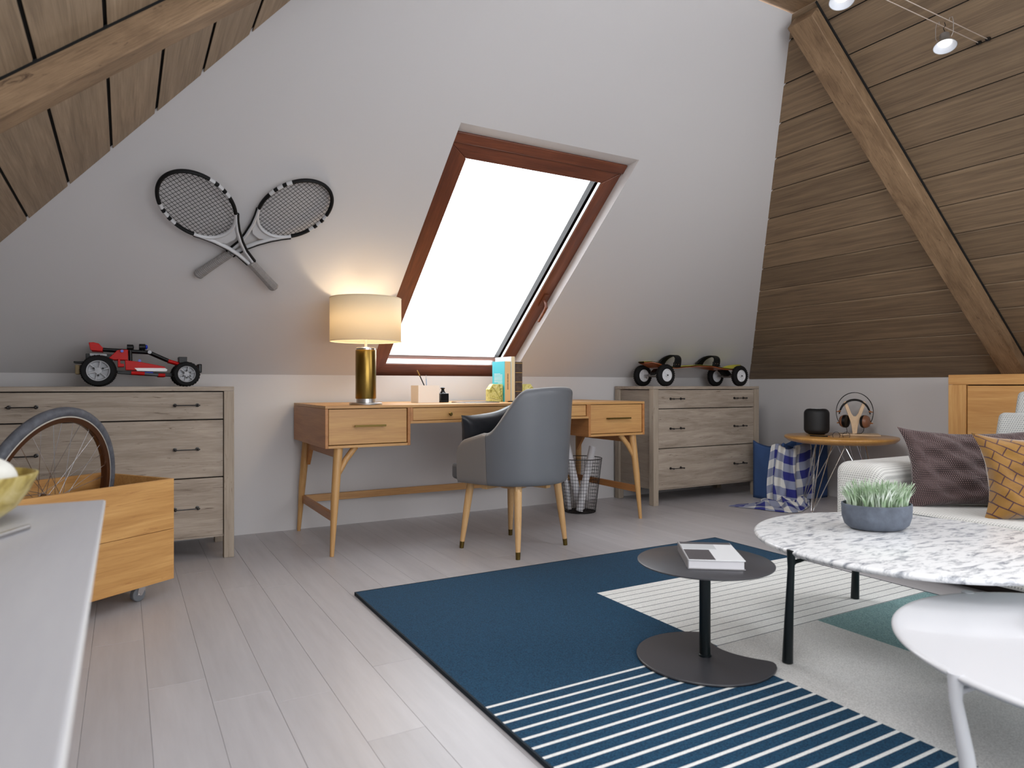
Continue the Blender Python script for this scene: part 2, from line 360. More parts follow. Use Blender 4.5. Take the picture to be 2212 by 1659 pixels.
def tag(o, label=None, cat=None, group=None, kind=None):
    for k, v in (('label', label), ('category', cat), ('group', group), ('kind', kind)):
        if v: o[k] = v
    return o
def obj(name, mb, mat, parent=None, bev=0, sub=0, smooth=True, solid=0, seg=2, bang=30, ang=38):
    me = bpy.data.meshes.new(name); me.from_pydata(mb.v, [], mb.f)
    mats = mat if isinstance(mat, (list, tuple)) else [mat]
    for m in mats: me.materials.append(m)
    if len(mats) > 1: me.polygons.foreach_set('material_index', mb.m)
    if mb.u:
        ul = me.uv_layers.new(name='UVMap')
        for lp in me.loops: ul.data[lp.index].uv = mb.u.get(lp.vertex_index, (0, 0))
    me.validate(); me.update()
    if smooth:
        me.polygons.foreach_set('use_smooth', [True]*len(me.polygons)); me.set_sharp_from_angle(angle=R(ang))
    o = bpy.data.objects.new(name, me); COL.objects.link(o)
    if parent: o.parent = parent
    if solid: q = o.modifiers.new('s', 'SOLIDIFY'); q.thickness = solid; q.offset = 0
    if bev: q = o.modifiers.new('b', 'BEVEL'); q.width = bev; q.segments = seg; q.limit_method = 'ANGLE'; q.angle_limit = R(bang)
    if sub: q = o.modifiers.new('u', 'SUBSURF'); q.levels = sub; q.render_levels = sub
    return o
def thing(name, label, cat, loc=(0, 0, 0), rz=0, group=None, rot=None):
    o = bpy.data.objects.new(name, None); COL.objects.link(o); o.location = loc
    o.rotation_euler = rot if rot else (0, 0, rz); o.empty_display_size = .05
    return tag(o, label, cat, group)
def copy_tree(o, parent=None):
    c = o.copy(); COL.objects.link(c)
    if parent: c.parent = parent
    for ch in list(o.children): copy_tree(ch, c)
    return c
def struct(name, mb, mat, **kw):
    return tag(obj(name, mb, mat, **kw), kind='structure')

# ------------------------------------------------------------------ room shell
floor = struct('floor', MB().box(XL-.1, YF-.1, -.06, XR+.1, YB+.1, -.019), plain('floor_underlay', '#8c8681', .9), smooth=False)
pw = .1525; x = XL-.05; row = 0
while x < XR+.02:
    y = YF-random.uniform(0.1, 1.2)
    while y < YB:
        ln = random.choice((1.2, 1.45, 1.7)); y1 = min(y+ln, YB+.02); y0 = max(y, YF)
        if y1-y0 > .1:
            p = obj('plank', MB().box(0, 0, -.018, min(pw-.0007, XR+.03-x), y1-y0-.0008, 0), floor_wood, floor, bev=.0004, seg=1, smooth=False)
            p.location = (x, y0, random.uniform(-.0003, 0))
        y += ln
    x += pw; row += 1
# knee walls and front wall
struct('wall_back', MB().box(XL-.1, YB, -.02, XR+.1, YB+.12, ZK), white_wall, smooth=False)
struct('wall_right', MB().box(XR, YF, -.02, XR+.1, YB, ZK+.02), white_wall, smooth=False)
struct('wall_left', MB().box(XL-.1, YF, -.02, XL, YB, ZK+.02), white_wall, smooth=False)
fw = MB()
fw.box(XL-.1, YF-.15, -.02, -.4, YF, 2.8); fw.box(2.9, YF-.15, -.02, XR+.1, YF, 2.8)
fw.box(-.4, YF-.15, -.02, 2.9, YF, .45); fw.box(-.4, YF-.15, 2.25, 2.9, YF, 2.8)
struct('wall_front', fw, white_wall, smooth=False)
w3 = MB()
for xx in (-.4, 1.22, 2.84): w3.box(xx, YF-.1, .45, xx+.06, YF-.03, 2.25)
w3.box(-.34, YF-.1, .45, 2.84, YF-.03, .51); w3.box(-.34, YF-.1, 2.19, 2.84, YF-.03, 2.25)
w3o = struct('window_2', w3, whiteplastic, smooth=False)
for xx in (-.34, 1.28): obj('pane', MB().box(xx, YF-.07, .51, xx+1.56, YF-.066, 2.19), pane, w3o, smooth=False)
# white sloping ceiling with the roof window opening
OX0, OX1, OY = 1.35, 2.407, 2.85
cw = MB()
def P(X, Y): return (X, Y, zb(Y))
Yr = 2.17; dy = YB-Yr
cw.add([P(XL-.08, YB), P(OX0, YB), P(OX0, Yr), P(XL+dy-.08, Yr)], [(0, 3, 2, 1)])
cw.add([P(OX1, YB), P(XR+.08, YB), P(XR-dy+.08, Yr), P(OX1, Yr)], [(0, 3, 2, 1)])
cw.add([P(OX0, OY), P(OX1, OY), P(OX1, Yr), P(OX0, Yr)], [(0, 3, 2, 1)])
# reveals of the opening (top one level, sides square)
D = .30
for X in (OX0, OX1):
    cw.add([P(X, YB), P(X, OY), (X, OY+D, zb(OY)), (X, YB+D, ZK)], [(0, 1, 2, 3)])
cw.add([P(OX0, OY), P(OX1, OY), (OX1, OY+D, zb(OY)), (OX0, OY+D, zb(OY))], [(0, 1, 2, 3)])
cw.box(OX0-.1, YB+.13, ZK-.3, OX1+.1, YB+D+.1, ZK-.001)
cw.add([(OX0-.1, YB+.11, ZK-.0005), (OX1+.1, YB+.11, ZK-.0005), (OX1+.1, YB+.14, ZK-.0005), (OX0-.1, YB+.14, ZK-.0005)], [(0, 1, 2, 3)])
struct('ceiling', cw, white_wall, smooth=False)
struct('ceiling', MB().box(XL+dy-.1, YF, 2.70, XR-dy+.1, YR1, 2.76), white_wall, smooth=False)
# boarded slopes, each board its own piece
HOLES = {1: (4.5, 3.14, -1.2, 1.1), -1: (-.02, .86, -.3, 1.735)}
def slope_boards(side):
    zz = zr if side > 0 else zl
    X0 = XR if side > 0 else XL
    top = X0-side*dy
    h0, h1, hy0, hy1 = HOLES[side]
    back = MB(); off = .0115; YBx = YB+.09
    def ye_(x_): return YBx-abs(X0-x_)
    for a, b_, segs in ((X0, h0, [(YF, None)]), (h1, top, [(YF, None)]), (h0, h1, [(YF, hy0), (hy1, None)])):
        for y0, y1 in segs:
            ya, yb2 = (ye_(a), ye_(b_)) if y1 is None else (y1, y1)
            back.add([(a, y0, zz(a)+off), (b_, y0, zz(b_)+off), (b_, yb2, zz(b_)+off), (a, ya, zz(a)+off)], [(0, 1, 2, 3)])
    root = struct('ceiling', back, dark_gap, smooth=False)
    mat = right_planks if side > 0 else left_planks
    k = 0
    while True:
        xa = X0-side*k*pw; xb = X0-side*min((k+1)*pw, dy)
        if (xa-top)*side < .02: break
        g = .0046
        a, b_ = xa-side*g, xb+side*g
        ea, eb = YB-abs(X0-a), YB-abs(X0-b_)
        segs = [(YF, None)]
        if (xb-h0)*side < 0 and (xa-h1)*side > .01: segs = [(YF, hy0), (hy1, None)]
        for y0, ye in segs:
            y1a, y1b = (ea, eb) if ye is None else (ye, ye)
            inn = [(a, y0, zz(a)), (b_, y0, zz(b_)), (b_, y1b, zz(b_)), (a, y1a, zz(a))]
            if k == 0: inn[0] = (a, y0, zz(a)-.012); inn[3] = (a, y1a, zz(a)-.012)
            out = [(p[0], p[1], p[2]+.010) for p in inn]
            loc = Vector((a, y0, zz(a)))
            m = MB().hexa([tuple(Vector(p)-loc) for p in inn], [tuple(Vector(p)-loc) for p in out])
            pl = obj('plank', m, mat, root, smooth=False, bev=.0012, seg=1); pl.location = loc
        k += 1
    wn_ = 'window_3' if side > 0 else 'window_4'
    f_ = MB(); e = .05
    def bar(xa, xb, ya, yb2): f_.hexa([(xa, ya, zz(xa)+.0), (xb, ya, zz(xb)+.0), (xb, yb2, zz(xb)+.0), (xa, yb2, zz(xa)+.0)], [(xa, ya, zz(xa)+.12), (xb, ya, zz(xb)+.12), (xb, yb2, zz(xb)+.12), (xa, yb2, zz(xa)+.12)])
    s_ = side
    bar(h0, h1, hy0-.0, hy0+e); bar(h0, h1, hy1-e, hy1); bar(h0, h0-s_*e, hy0+e, hy1-e); bar(h1+s_*e, h1, hy0+e, hy1-e)
    ym = (hy0+hy1)/2; bar(h0-s_*e, h1+s_*e, ym-.04, ym+.04)
    w_ = struct(wn_, f_, whiteplastic, smooth=False)
    for ya, yb2 in ((hy0+e, ym-.04), (ym+.04, hy1-e)):
        xa, xb = h0-s_*e, h1+s_*e
        obj('pane', MB().add([(xa, ya, zz(xa)+.07), (xb, ya, zz(xb)+.07), (xb, yb2, zz(xb)+.07), (xa, yb2, zz(xa)+.07)], [(0, 1, 2, 3)]), pane, w_, smooth=False)
    return root
slope_boards(1); slope_boards(-1)
# rafters and ridge beam
def rafter(name, side):
    zz = zr if side > 0 else zl; X0 = XR if side > 0 else XL
    d = .10; top = X0-side*(dy-.02); bot = X0-side*.012; ya, yb2 = (YR0, YR1) if side > 0 else (2.095, 2.195)
    m = MB(); ln = math.hypot(top-bot, zz(top)-zz(bot))
    m.box(0, ya-2.1, -d*CT, ln, yb2-2.1, -.001)
    o = struct(name, m, beam_wood, bev=.004)
    o.matrix_world = frame((bot, 2.1, zz(bot)), (-side*CT, 0, ST), (0, 1, 0) if side < 0 else (0, 1, 0), Vector((-side*CT, 0, ST)).cross(Vector((0, 1, 0))))
    return o
r1 = rafter('trim_1', -1); r2 = rafter('trim_2', 1)
for o_, s_ in ((r1, -1), (r2, 1)):
    # local z of the frame must point out of the room
    if (o_.matrix_world.to_3x3() @ Vector((0, 0, 1))).z < 0:
        me = o_.data
        for v in me.vertices: v.co.z = -v.co.z
        me.flip_normals()
bm_ = MB().box(-1.1, -.0675, 0, 1.1, .0675, .10)
rb = struct('trim_3', bm_, beam_wood, bev=.004); rb.location = ((XL+dy+XR-dy)/2, (YR0+YR1)/2+.004, zb(Yr)+.004)
# dark joint lines beside the rafters
struct('trim_4', MB().box(0, -.004, 0, 2.66, .0, .012), dark_gap).matrix_world = frame((XR-.02, YR0-.001, zr(XR-.02)-.004), (-CT, 0, ST), (0, 1, 0), Vector((-CT, 0, ST)).cross(Vector((0, 1, 0))))
struct('trim_5', MB().box(0, -.004, -.004, 2.66, .0, .004), dark_gap).matrix_world = frame((XL+.02, 2.094, zl(XL+.02)-.002), (CT, 0, ST), (0, 1, 0), Vector((CT, 0, ST)).cross(Vector((0, 1, 0))))

# ------------------------------------------------------------------ roof window (local x right, y up the slope, z into the room)
win = tag(bpy.data.objects.new('window_1', None), kind='structure'); COL.objects.link(win)
win.matrix_world = frame((0, YB, ZK), (1, 0, 0), (0, -CT, ST), (0, -ST, -CT))
fz = -.066
IX0, IX1, IY0, IY1 = 1.478, 2.312, .035, 1.585
TX0, TX1, TY0, TY1 = OX0+.002, OX1-.002, -.105, 1.716
def quadprism(pts, z0, z1): return MB().prism(pts, z0, z1)
obj('frame_rail', quadprism([(TX0, TY0), (TX1, TY0), (IX1, IY0), (IX0, IY0)], fz-.06, fz), frame_wood, win, bev=.003)
obj('frame_rail', quadprism([(TX0, TY1-.045), (TX1, TY1-.045), (IX1, IY1), (IX0, IY1)][::-1], fz-.06, fz-.004), frame_wood, win, bev=.003)
obj('frame_stile', quadprism([(TX0, TY0), (IX0, IY0), (IX0, IY1), (TX0, TY1-.045)], fz-.06, fz), frame_wood_v, win, bev=.003)
obj('frame_stile', quadprism([(IX1, IY0), (TX1, TY0), (TX1, TY1-.045), (IX1, IY1)], fz-.06, fz), frame_wood_v, win, bev=.003)
obj('head_board', MB().box(TX0, TY1-.045, fz-.06, TX1, TY1+.01, fz+.012), frame_wood, win, bev=.003)
gl = MB().box(IX0-.01, IY0-.01, fz-.075, IX1+.01, IY1+.01, fz-.071); obj('pane', gl, pane, win, smooth=False)
s1 = MB().box(IX1-.0, IY0, fz-.10, IX1+.012, IY1, fz-.03); obj('black_gasket', s1, black, win)
s2 = MB().box(IX1-.004, IY0, fz-.026, IX1+.002, IY1, fz-.006); s2.box(IX0, IY0-.004, fz-.05, IX1, IY0+.002, fz-.008); obj('metal_bead', s2, steel, win)
s4 = MB().box(IX0-.03, IY0-.03, fz-.10, IX1+.03, IY0+.008, fz-.078); s4.box(IX0-.05, IY1-.005, fz-.12, IX1+.05, IY1+.05, fz-.078); s4.box(IX0-.05, IY0, fz-.12, IX0-.002, IY1, fz-.078); obj('outer_frame', s4, steel, win)
hd = MB().box(2.350, .640, fz, 2.378, .745, fz+.012)
hd.ring([(2.364, .70, fz+.01), (2.364, .70, fz+.045), (2.366, .685, fz+.062), (2.366, .64, fz+.066), (2.366, .56, fz+.066)], [.010, .010, .011, .010, .009], 10)
obj('handle', hd, frame_wood, win, bev=.001)

# ------------------------------------------------------------------ dressers
def make_dresser(label):
    t = thing('dresser', label, 'dresser')
    Wd, Dd, Hh = 1.10, .445, .865; p = .048
    for sx in (0, 1):
        for sy in (0, 1):
            x0 = sx*(Wd-p); y0 = sy*(Dd-p); obj('leg', MB().box(x0, y0, 0, x0+p, y0+p, .842), weath_v, t, bev=.002)
    obj('top', MB().box(0, 0, .843, Wd, Dd, Hh), weath, t, bev=.002)
    obj('body', MB().box(p-.004, .03, .12, Wd-p+.004, Dd-.02, .842), plain('dresser_inside', '#1b1714', .9) if 'dresser_inside' not in MATS else MATS['dresser_inside'], t)
    for x0 in (.018, Wd-.03): obj('side_panel', MB().box(x0, p-.002, .115, x0+.012, Dd-p+.002, .838), wood_side, t)
    obj('bottom_board', MB().box(p, .018, .108, Wd-p, Dd-.02, .118), weath, t)
    for z0, z1 in ((.703, .838), (.413, .697), (.119, .407)):
        d = obj('drawer', MB().box(p+.003, .010, z0, Wd-p-.003, .03, z1), weath, t, bev=.0015)
        zc = z1-.065 if z1 > .8 else (z0+z1)/2
        for xc in (.22, Wd-.22):
            h = MB()
            for e in (-.05, .05):
                h.lathe([(.009, .010), (.009, .006), (.004, .005), (.004, -.028)][::-1], 12, (xc+e, 0, zc), 'y')
                h.ell((xc+e, -.028, zc), .0065, 10, 6)
            h.cyl((xc-.06, -.026, zc), (xc+.06, -.026, zc), .0028, n=8)
            obj('handle', h, iron, d)
    return t
wood_side = wood('weathered_wood_side', W_('#74685b', '#92867a', '#9f9384', '#ada192'), 1, 2.2, .7, 9, 1.3, .25, dark='#6a5b4e', vary=.02)
dr1 = make_dresser('weathered grey wooden dresser behind the crate, with the red toy buggy on top')
dr1.location = (-.612, 3.715, 0)
dr2 = copy_tree(dr1); dr2.location = (3.318, 3.772, 0)
dr2['label'] = 'weathered grey wooden dresser right of the desk, with the off-road skateboard on top'
dr1['group'] = dr2['group'] = 'weathered three-drawer dressers'

# ------------------------------------------------------------------ desk
desk = thing('desk', 'long oak writing desk with angled legs and brass pulls under the roof window', 'desk', (1.931, 3.83, 0))
ox, oy = -1.931, -3.83
def DB(x0, y0, z0, x1, y1, z1): return MB().box(x0+ox, y0+oy, z0, x1+ox, y1+oy, z1)
FY, BY = 3.47, 4.20
obj('desktop', DB(.886, FY, .752, 2.976, BY, .767), oak, desk, bev=.0015)
def shell(x0, x1, z0, z1, t=.014):
    m = DB(x0, FY+.001, z0, x1, BY, z0+t); return m
for (x0, x1, z0) in ((.886, 1.344, .549), (2.524, 2.976, .549)):
    obj('pedestal_side', DB(x0, FY, z0, x0+.016, BY, .7515), oak_y, desk, bev=.0015)
    obj('pedestal_side', DB(x1-.016, FY, z0, x1, BY, .7515), oak_y, desk, bev=.0015)
    obj('pedestal_bottom', DB(x0+.016, FY, z0, x1-.016, BY, z0+.014), oak, desk, bev=.0015)
    obj('pedestal_inside', DB(x0+.016, FY+.03, z0+.014, x1-.016, BY, .751), dark_gap, desk)
    dw = obj('drawer', DB(x0+.0195, FY+.006, z0+.0175, x1-.0195, FY+.028, .7485), oak, desk, bev=.0015)
    xa, xb = (1.032, 1.199) if x0 < 2 else (2.659, 2.842)
    hh = MB()
    for e in (xa+.012, xb-.012): hh.box(e-.004+ox, FY-.022+oy, .657, e+.004+ox, FY+.006+oy, .665)
    hh.box(xa+ox, FY-.028+oy, .6565, xb+ox, FY-.020+oy, .6665); obj('handle', hh, antique, dw, bev=.001)
obj('apron', DB(1.344, FY+.03, .665, 2.524, BY, .7515), oak, desk, bev=.0015)
obj('apron_lip', DB(1.344, FY, .665, 2.524, FY+.03, .679), oak, desk, bev=.0015)
for x_ in (1.344, 2.510): obj('apron_end', DB(x_, FY, .679, x_+.014, FY+.03, .7515), oak_y, desk)
dw = obj('drawer', DB(1.361, FY+.006, .682, 2.507, FY+.028, .7485), oak, desk, bev=.0015)
for kx in (1.576, 2.29):
    obj('knob', MB().lathe([(.004, .006), (.004, -.008), (.009, -.010), (.011, -.016), (.008, -.021)][::-1], 16, (kx+ox, FY+oy, .713), 'y'), antique, dw)
for s in (-1, 1):
    def q(x_): return 1.931+s*(x_-1.931) if s < 0 else x_
    lx = (lambda v: v) if s < 0 else (lambda v: 3.862-v)
    for (tx, ty, bx, by) in ((.962, 3.505, .920, 3.472), (.945, 4.135, .912, 4.19)):
        obj('leg', MB().ring([(lx(tx)+ox, ty+oy, .5495), (lx(tx*.45+bx*.55)+ox, ty*.45+by*.55+oy, .28), (lx(bx)+ox, by+oy, 0)], [.0235, .0205, .0105], 16), oak_v, desk)
    obj('brace', MB().ring([(lx(1.055)+ox, 3.515+oy, .551), (lx(1.0)+ox, 3.505+oy, .485), (lx(.955)+ox, 3.497+oy, .40)], [.017, .016, .011], 12), oak_v, desk)
    obj('side_rail', DB(min(lx(.948), lx(.968)), 3.51, .497, max(lx(.948), lx(.968)), 4.13, .549), oak_y, desk, bev=.002)
    m = MB().prism([(4.125+oy, .50), (4.13+oy, .40), (4.05+oy, .50)], min(lx(.946), lx(.966))+ox, max(lx(.946), lx(.966))+ox, 'x'); obj('corner_block', m, oak_y, desk)
    obj('stretcher', DB(min(lx(.925), lx(.945)), 3.49, .172, max(lx(.925), lx(.945)), 4.17, .215), oak_y, desk, bev=.002)
obj('back_rail', DB(.93, 4.155, .172, 2.932, 4.175, .215), oak, desk, bev=.002)

DZ = .7672
# table lamp
lamp = thing('table_lamp', 'lit table lamp with brass column and cream drum shade on the desk', 'lamp', (1.126, 3.563, DZ))
obj('base', MB().lathe([(.086, 0), (.087, .003), (.087, .010), (.084, .012)], 48), steel, lamp)
obj('collar', MB().lathe([(.050, .012), (.050, .033)], 40), steel, lamp)
obj('column', MB().lathe([(.0535, .033), (.0545, .036), (.0545, .290), (.0535, .293)], 48), brass, lamp)
obj('cap', MB().lathe([(.050, .293), (.050, .303), (.047, .306)], 40), steel, lamp)
obj('stem', MB().cyl((0, 0, .305), (0, 0, .44), .0075, n=14), plain('pale_stem', '#cdbfae', .35, .4), lamp)
sh = MB().lathe([(.187, .338), (.187, .568)], 64, cap0=False, cap1=False)
so = obj('lamp_shade', sh, shadem, lamp, solid=.0015)
for z_ in (.339, .567): obj('shade_rim', MB().torus((0, 0, z_), .187, .0022, 64, 8), shadem, lamp)
obj('light_bulb', MB().ell((0, 0, .470), (.026, .026, .034), 16, 10), bulb, lamp)
sp = MB(); 
for k in range(3): a = k*2.094; sp.cyl((0, 0, .43), (.186*math.cos(a), .186*math.sin(a), .43), .0015, n=6)
obj('shade_spider', sp, steel, lamp)
ld = bpy.data.lights.new('lamp_glow', 'POINT'); ld.energy = 5.2; ld.color = (1, .78, .52); ld.shadow_soft_size = .04
lo = bpy.data.objects.new('lamp_glow', ld); COL.objects.link(lo); lo.parent = lamp; lo.location = (0, 0, .405)

# pen pot, pens, ink bottle, tablet
po = MB().box(-.067, -.06, 0, .067, .06, .104); 
pot = thing('pen_pot', 'square cream ceramic pen pot on the desk under the roof window', 'pot', (1.588, 3.86, DZ))
pb = MB()
for a in ((-.067, -.06, .067, -.052), (-.067, .052, .067, .06), (-.067, -.052, -.059, .052), (.059, -.052, .067, .052)): pb.box(a[0], a[1], 0, a[2], a[3], .104)
pb.box(-.06, -.053, 0, .06, .053, .006); obj('pot_body', pb, potm, pot)
pen = thing('paintbrush', 'black pen with a wooden tip leaning out of the pen pot', 'pen', (1.60, 3.86, DZ+.008))
obj('shaft', MB().cyl((.03, 0, 0), (-.046, 0, .155), .0035, n=8), black, pen); obj('tip', MB().cyl((-.046, 0, .155), (-.062, 0, .187), .004, .003, n=8), gold, pen)
pen2 = thing('pencil', 'slim pale blue pen upright in the pen pot', 'pen', (1.612, 3.88, DZ+.008))
obj('shaft', MB().cyl((0, 0, 0), (-.004, .01, .135), .003, n=8), plain('pale_blue', '#8ea3c0', .4), pen2); obj('tip', MB().cyl((-.004, .01, .135), (-.0045, .011, .16), .0028, .001, n=8), steel, pen2)
ink = thing('ink_bottle', 'small black square ink bottle with stopper beside the pen pot', 'bottle', (1.705, 3.86, DZ))
obj('bottle_body', MB().prism([(-.029, -.029), (.029, -.029), (.029, .029), (-.029, .029)], 0, .056), inkm, ink, bev=.004)
obj('neck', MB().lathe([(.022, .055), (.012, .067), (.009, .078)], 20), inkm, ink)
obj('stopper', MB().lathe([(.008, .078), (.013, .084), (.015, .088), (.012, .092), (.006, .094)], 20), inkm, ink)
tb = thing('tablet', 'thin dark tablet lying flat on the desk', 'tablet', (1.85, 3.70, DZ), R(4))
obj('case', MB().box(-.12, -.085, 0, .12, .085, .005), steel, tb, bev=.002); obj('screen', MB().box(-.116, -.081, .005, .116, .081, .0062), black, tb)
pn = thing('ballpoint_pen', 'dark pen lying on the desk in front of the books', 'pen', (2.13, 3.70, DZ+.004), R(6))
obj('barrel', MB().cyl((-.06, 0, 0), (.05, 0, 0), .0035, n=8), black, pn); obj('tip', MB().cyl((-.06, 0, 0), (-.072, 0, 0), .0035, .001, n=8), copper, pn)

# books
def book(label, x0, x1, y0, y1, h, cover, spine, pages=cream, left=None):
    b = thing('book', label, 'book', ((x0+x1)/2, (y0+y1)/2, DZ), 0, 'books between the bookends'); w = (x1-x0)/2; d = (y1-y0)/2
    obj('cover', MB().box(-w, -d, 0, -w+.0025, d, h), left or cover, b); obj('cover', MB().box(w-.0025, -d, 0, w, d, h), cover, b)
    obj('spine', MB().box(-w+.0025, -d-.002, 0, w-.0025, -d+.0015, h), spine, b, bev=.001)
    obj('pages', MB().box(-w+.0025, -d+.0015, .003, w-.0025, d-.004, h-.003), pages, b)
    return b
b1 = book('teal book with a tan spine standing at the left of the book row', 2.106, 2.152, 3.80, 3.965, .258, teal, tanc, left=teal)
ln = MB()
for k in range(9): ln.box(-.0235, -.055+(.0 if k not in (8,) else .03), .118+k*.0075, -.0229, .055-(0 if k != 0 else .05), .1205+k*.0075)
for k in range(5): ln.box(-.0235, -.055, .068+k*.0075, -.0229, .055-(k == 0)*.03, .0705+k*.0075)
obj('cover_lettering', ln, whitepaint, b1)
sl = MB(); zz_ = .078
random.seed(3)
while zz_ < .175:
    q_ = random.uniform(.003, .007); sl.box(-.004, -.0852, zz_, .004, -.0843, zz_+q_); zz_ += q_+.0025
obj('spine_lettering', sl, plain('brown_print', '#7a6144', .7), b1)
b2 = book('tall white book standing between the teal and the brown book', 2.154, 2.182, 3.80, 4.015, .289, paper, cream, left=paper)
b3 = book('old brown leather book with gilt bands at the right of the row', 2.184, 2.237, 3.80, 3.99, .256, brownbook, brownbook)
for k in range(5): obj('spine_band', MB().box(-.0265, -.0985, .003+k*.0605, .0265, -.0965, .007+k*.0605), gold, b3, bev=.0005)
def bookend(label, x0, w, mirror):
    e = thing('bookend', label, 'bookend', (x0, 3.815, DZ), 0, 'green onyx bookends'); s = -1 if mirror else 1
    poly = [(0, 0), (-w*s, 0), (-w*s, .078), (-w*.72*s, .113), (-.005*s, .113), (0, .108)]
    if s < 0: poly = poly[::-1]
    obj('block', MB().prism(poly, -.0, .05, 'y'), onyx, e, bev=.002)
    g = MB()
    for a, b_ in (((-.006, .004), (-.088, .025)), ((-.006, .004), (-.074, .095)), ((-.006, .004), (-.028, .111))):
        dx, dz = (b_[0]-a[0]), (b_[1]-a[1]); n_ = math.hypot(dx, dz); px_, pz_ = -dz/n_*.0008, dx/n_*.0008
        poly = [(a[0]*s+px_, a[1]+pz_), (b_[0]*s+px_*s, b_[1]+pz_), (b_[0]*s-px_*s, b_[1]-pz_), (a[0]*s-px_, a[1]-pz_)]
        g.prism(poly, -.0006, .002, 'y')
    obj('dark_inlay', g, plain('vein', '#4a4315', .6) if 'vein' not in MATS else MATS['vein'], e)
bookend('yellow-green stone bookend against the teal book', 2.103, .098, False)
bookend('yellow-green stone bookend behind the chair top, right of the brown book', 2.240, .098, True)

# ------------------------------------------------------------------ chair
CA = math.atan2(.355, .935)
chair = thing('desk_chair', 'grey leather tub chair with tapered wooden legs at the desk', 'chair', (1.834, 3.209, 0), CA)
def shell_fn(th_out):
    pass
def path(t):   # t -1..1 : left arm front -> around the back -> right arm front
    a, bk, y0, arm = .275, .265, -.03, .185
    La = arm; Lb = math.pi/2*math.sqrt((a*a+bk*bk)/2)
    s = abs(t)*(La+Lb); sg = 1 if t >= 0 else -1
    if s <= Lb:
        ph = s/Lb*math.pi/2; return (sg*a*math.sin(ph), y0-bk*math.cos(ph)), (sg*math.sin(ph)*bk, -math.cos(ph)*a), math.degrees(ph), 0
    e = s-Lb; return (sg*(a+.004*e/arm), y0+e), (sg*1, 0), 90, e/arm
def topz(ph, e):
    if ph < 90 and e == 0:
        k = min(1, max(0, (ph-38)/48)); k = k*k*(3-2*k); return .862-.01*(ph/38)**2*(ph < 38)-.01*(ph >= 38)-k*.225
    z = .627-.052*e
    if e > .72: q_ = (e-.72)/.28; z -= .05*(1-math.sqrt(max(0, 1-q_*q_)))
    return z
Z0 = .362
def shell(t0, t1, nu, extra=0):
    prof = []
    def fn(u, v):
        t = t0+(t1-t0)*u; (px, py), (nx, ny), ph, e = path(t); l = math.hypot(nx, ny); nx, ny = nx/l, ny/l
        zt = topz(ph, e); th = .046
        if e > .86: th *= max(.12, math.sqrt(max(0, 1-((e-.86)/.14)**2)))
        # cross-section loop v in 0..1 : outer bottom -> outer top -> rim -> inner -> bottom
        hgt = zt-Z0
        if v < .5: w = v/.5; z = Z0+.0+hgt*w; off = 0
        else: w = (1-v)/.5; z = Z0+hgt*w; off = -th
        # rounding at rim and bottom
        ww = min(1, w); rr = th/2; zc = zt-rr; 
        if z > zc: k = math.sqrt(max(0, 1-((z-zc)/rr)**2)); mid = -th/2; off = mid+(off-mid)*k
        zb_ = Z0+.03
        if z < zb_: k = math.sqrt(max(0, 1-((zb_-z)/.03)**2)); off = off-(.018)*(1-k) if v < .5 else off
        lean = .028*(z-Z0)/.5
        if ph < 90 and e == 0: pass
        o_ = off+extra+lean*(1 if e == 0 else 1-e*.6)
        return (px+nx*o_, py+ny*o_, z)
    NV = 44
    def warp(v):  # more rows near rim/bottom
        h = v*2 if v < .5 else (1-v)*2
        k = .5-.5*math.cos(math.pi*h)
        return k/2 if v < .5 else 1-k/2
    m = MB(); m.grid(lambda u, v: fn(u, warp(v)), nu, NV, cv=True)
    # end caps
    for i in (0, nu):
        base = i*NV; idx = [base+j for j in range(NV)]
        c = Vector((0, 0, 0))
        for q_ in idx: c += Vector(m.v[q_])
        c /= NV; m.v.append(tuple(c)); ci = len(m.v)-1
        for j in range(NV):
            a_, b_ = idx[j], idx[(j+1) % NV]; m.f.append((ci, b_, a_) if i == 0 else (ci, a_, b_)); m.m.append(0)
    return m
ts = .66
obj('back_shell', shell(-ts, ts, 64), leather, chair, ang=60)
obj('armrest', shell(-1, -ts-.004, 28), leather2, chair, ang=60); obj('armrest', shell(ts+.004, 1, 28), leather2, chair, ang=60)
# pale piping along the rim
pp = []
for i in range(121):
    t = -.97+1.94*i/120; (px, py), (nx, ny), ph, e = path(t); l = math.hypot(nx, ny); z = topz(ph, e); lean = .028*(z-Z0)/.5*(1-e*.6)
    pp.append((px+nx/l*(lean-.017), py+ny/l*(lean-.017), z-.0015))
obj('piping', MB().ring(pp, .0035, 8), piping, chair)
se = MB().prism([(-.20, -.10), (-.15, -.19), (-.07, -.235), (.07, -.235), (.15, -.19), (.20, -.10), (.222, 0), (.222, .23), (.20, .272), (-.20, .272), (-.222, .23), (-.222, 0)], .367, .452)
obj('seat', se, leather, chair, bev=.018, seg=4, ang=60)
fr = MB(); fr.box(-.24, -.018, .338, .24, .018, .362); fr.box(-.018, -.235, .338, .018, .225, .362); fr.X = Matrix.Rotation(R(45), 4, 'Z'); fr.box(-.26, -.016, .335, .26, .016, .362); fr.box(-.016, -.26, .335, .016, .26, .362)
obj('under_frame', fr, chair_wood, chair, bev=.002); obj('swivel_plate', MB().lathe([(.07, .322), (.085, .33), (.085, .338)], 32), chair_wood, chair)
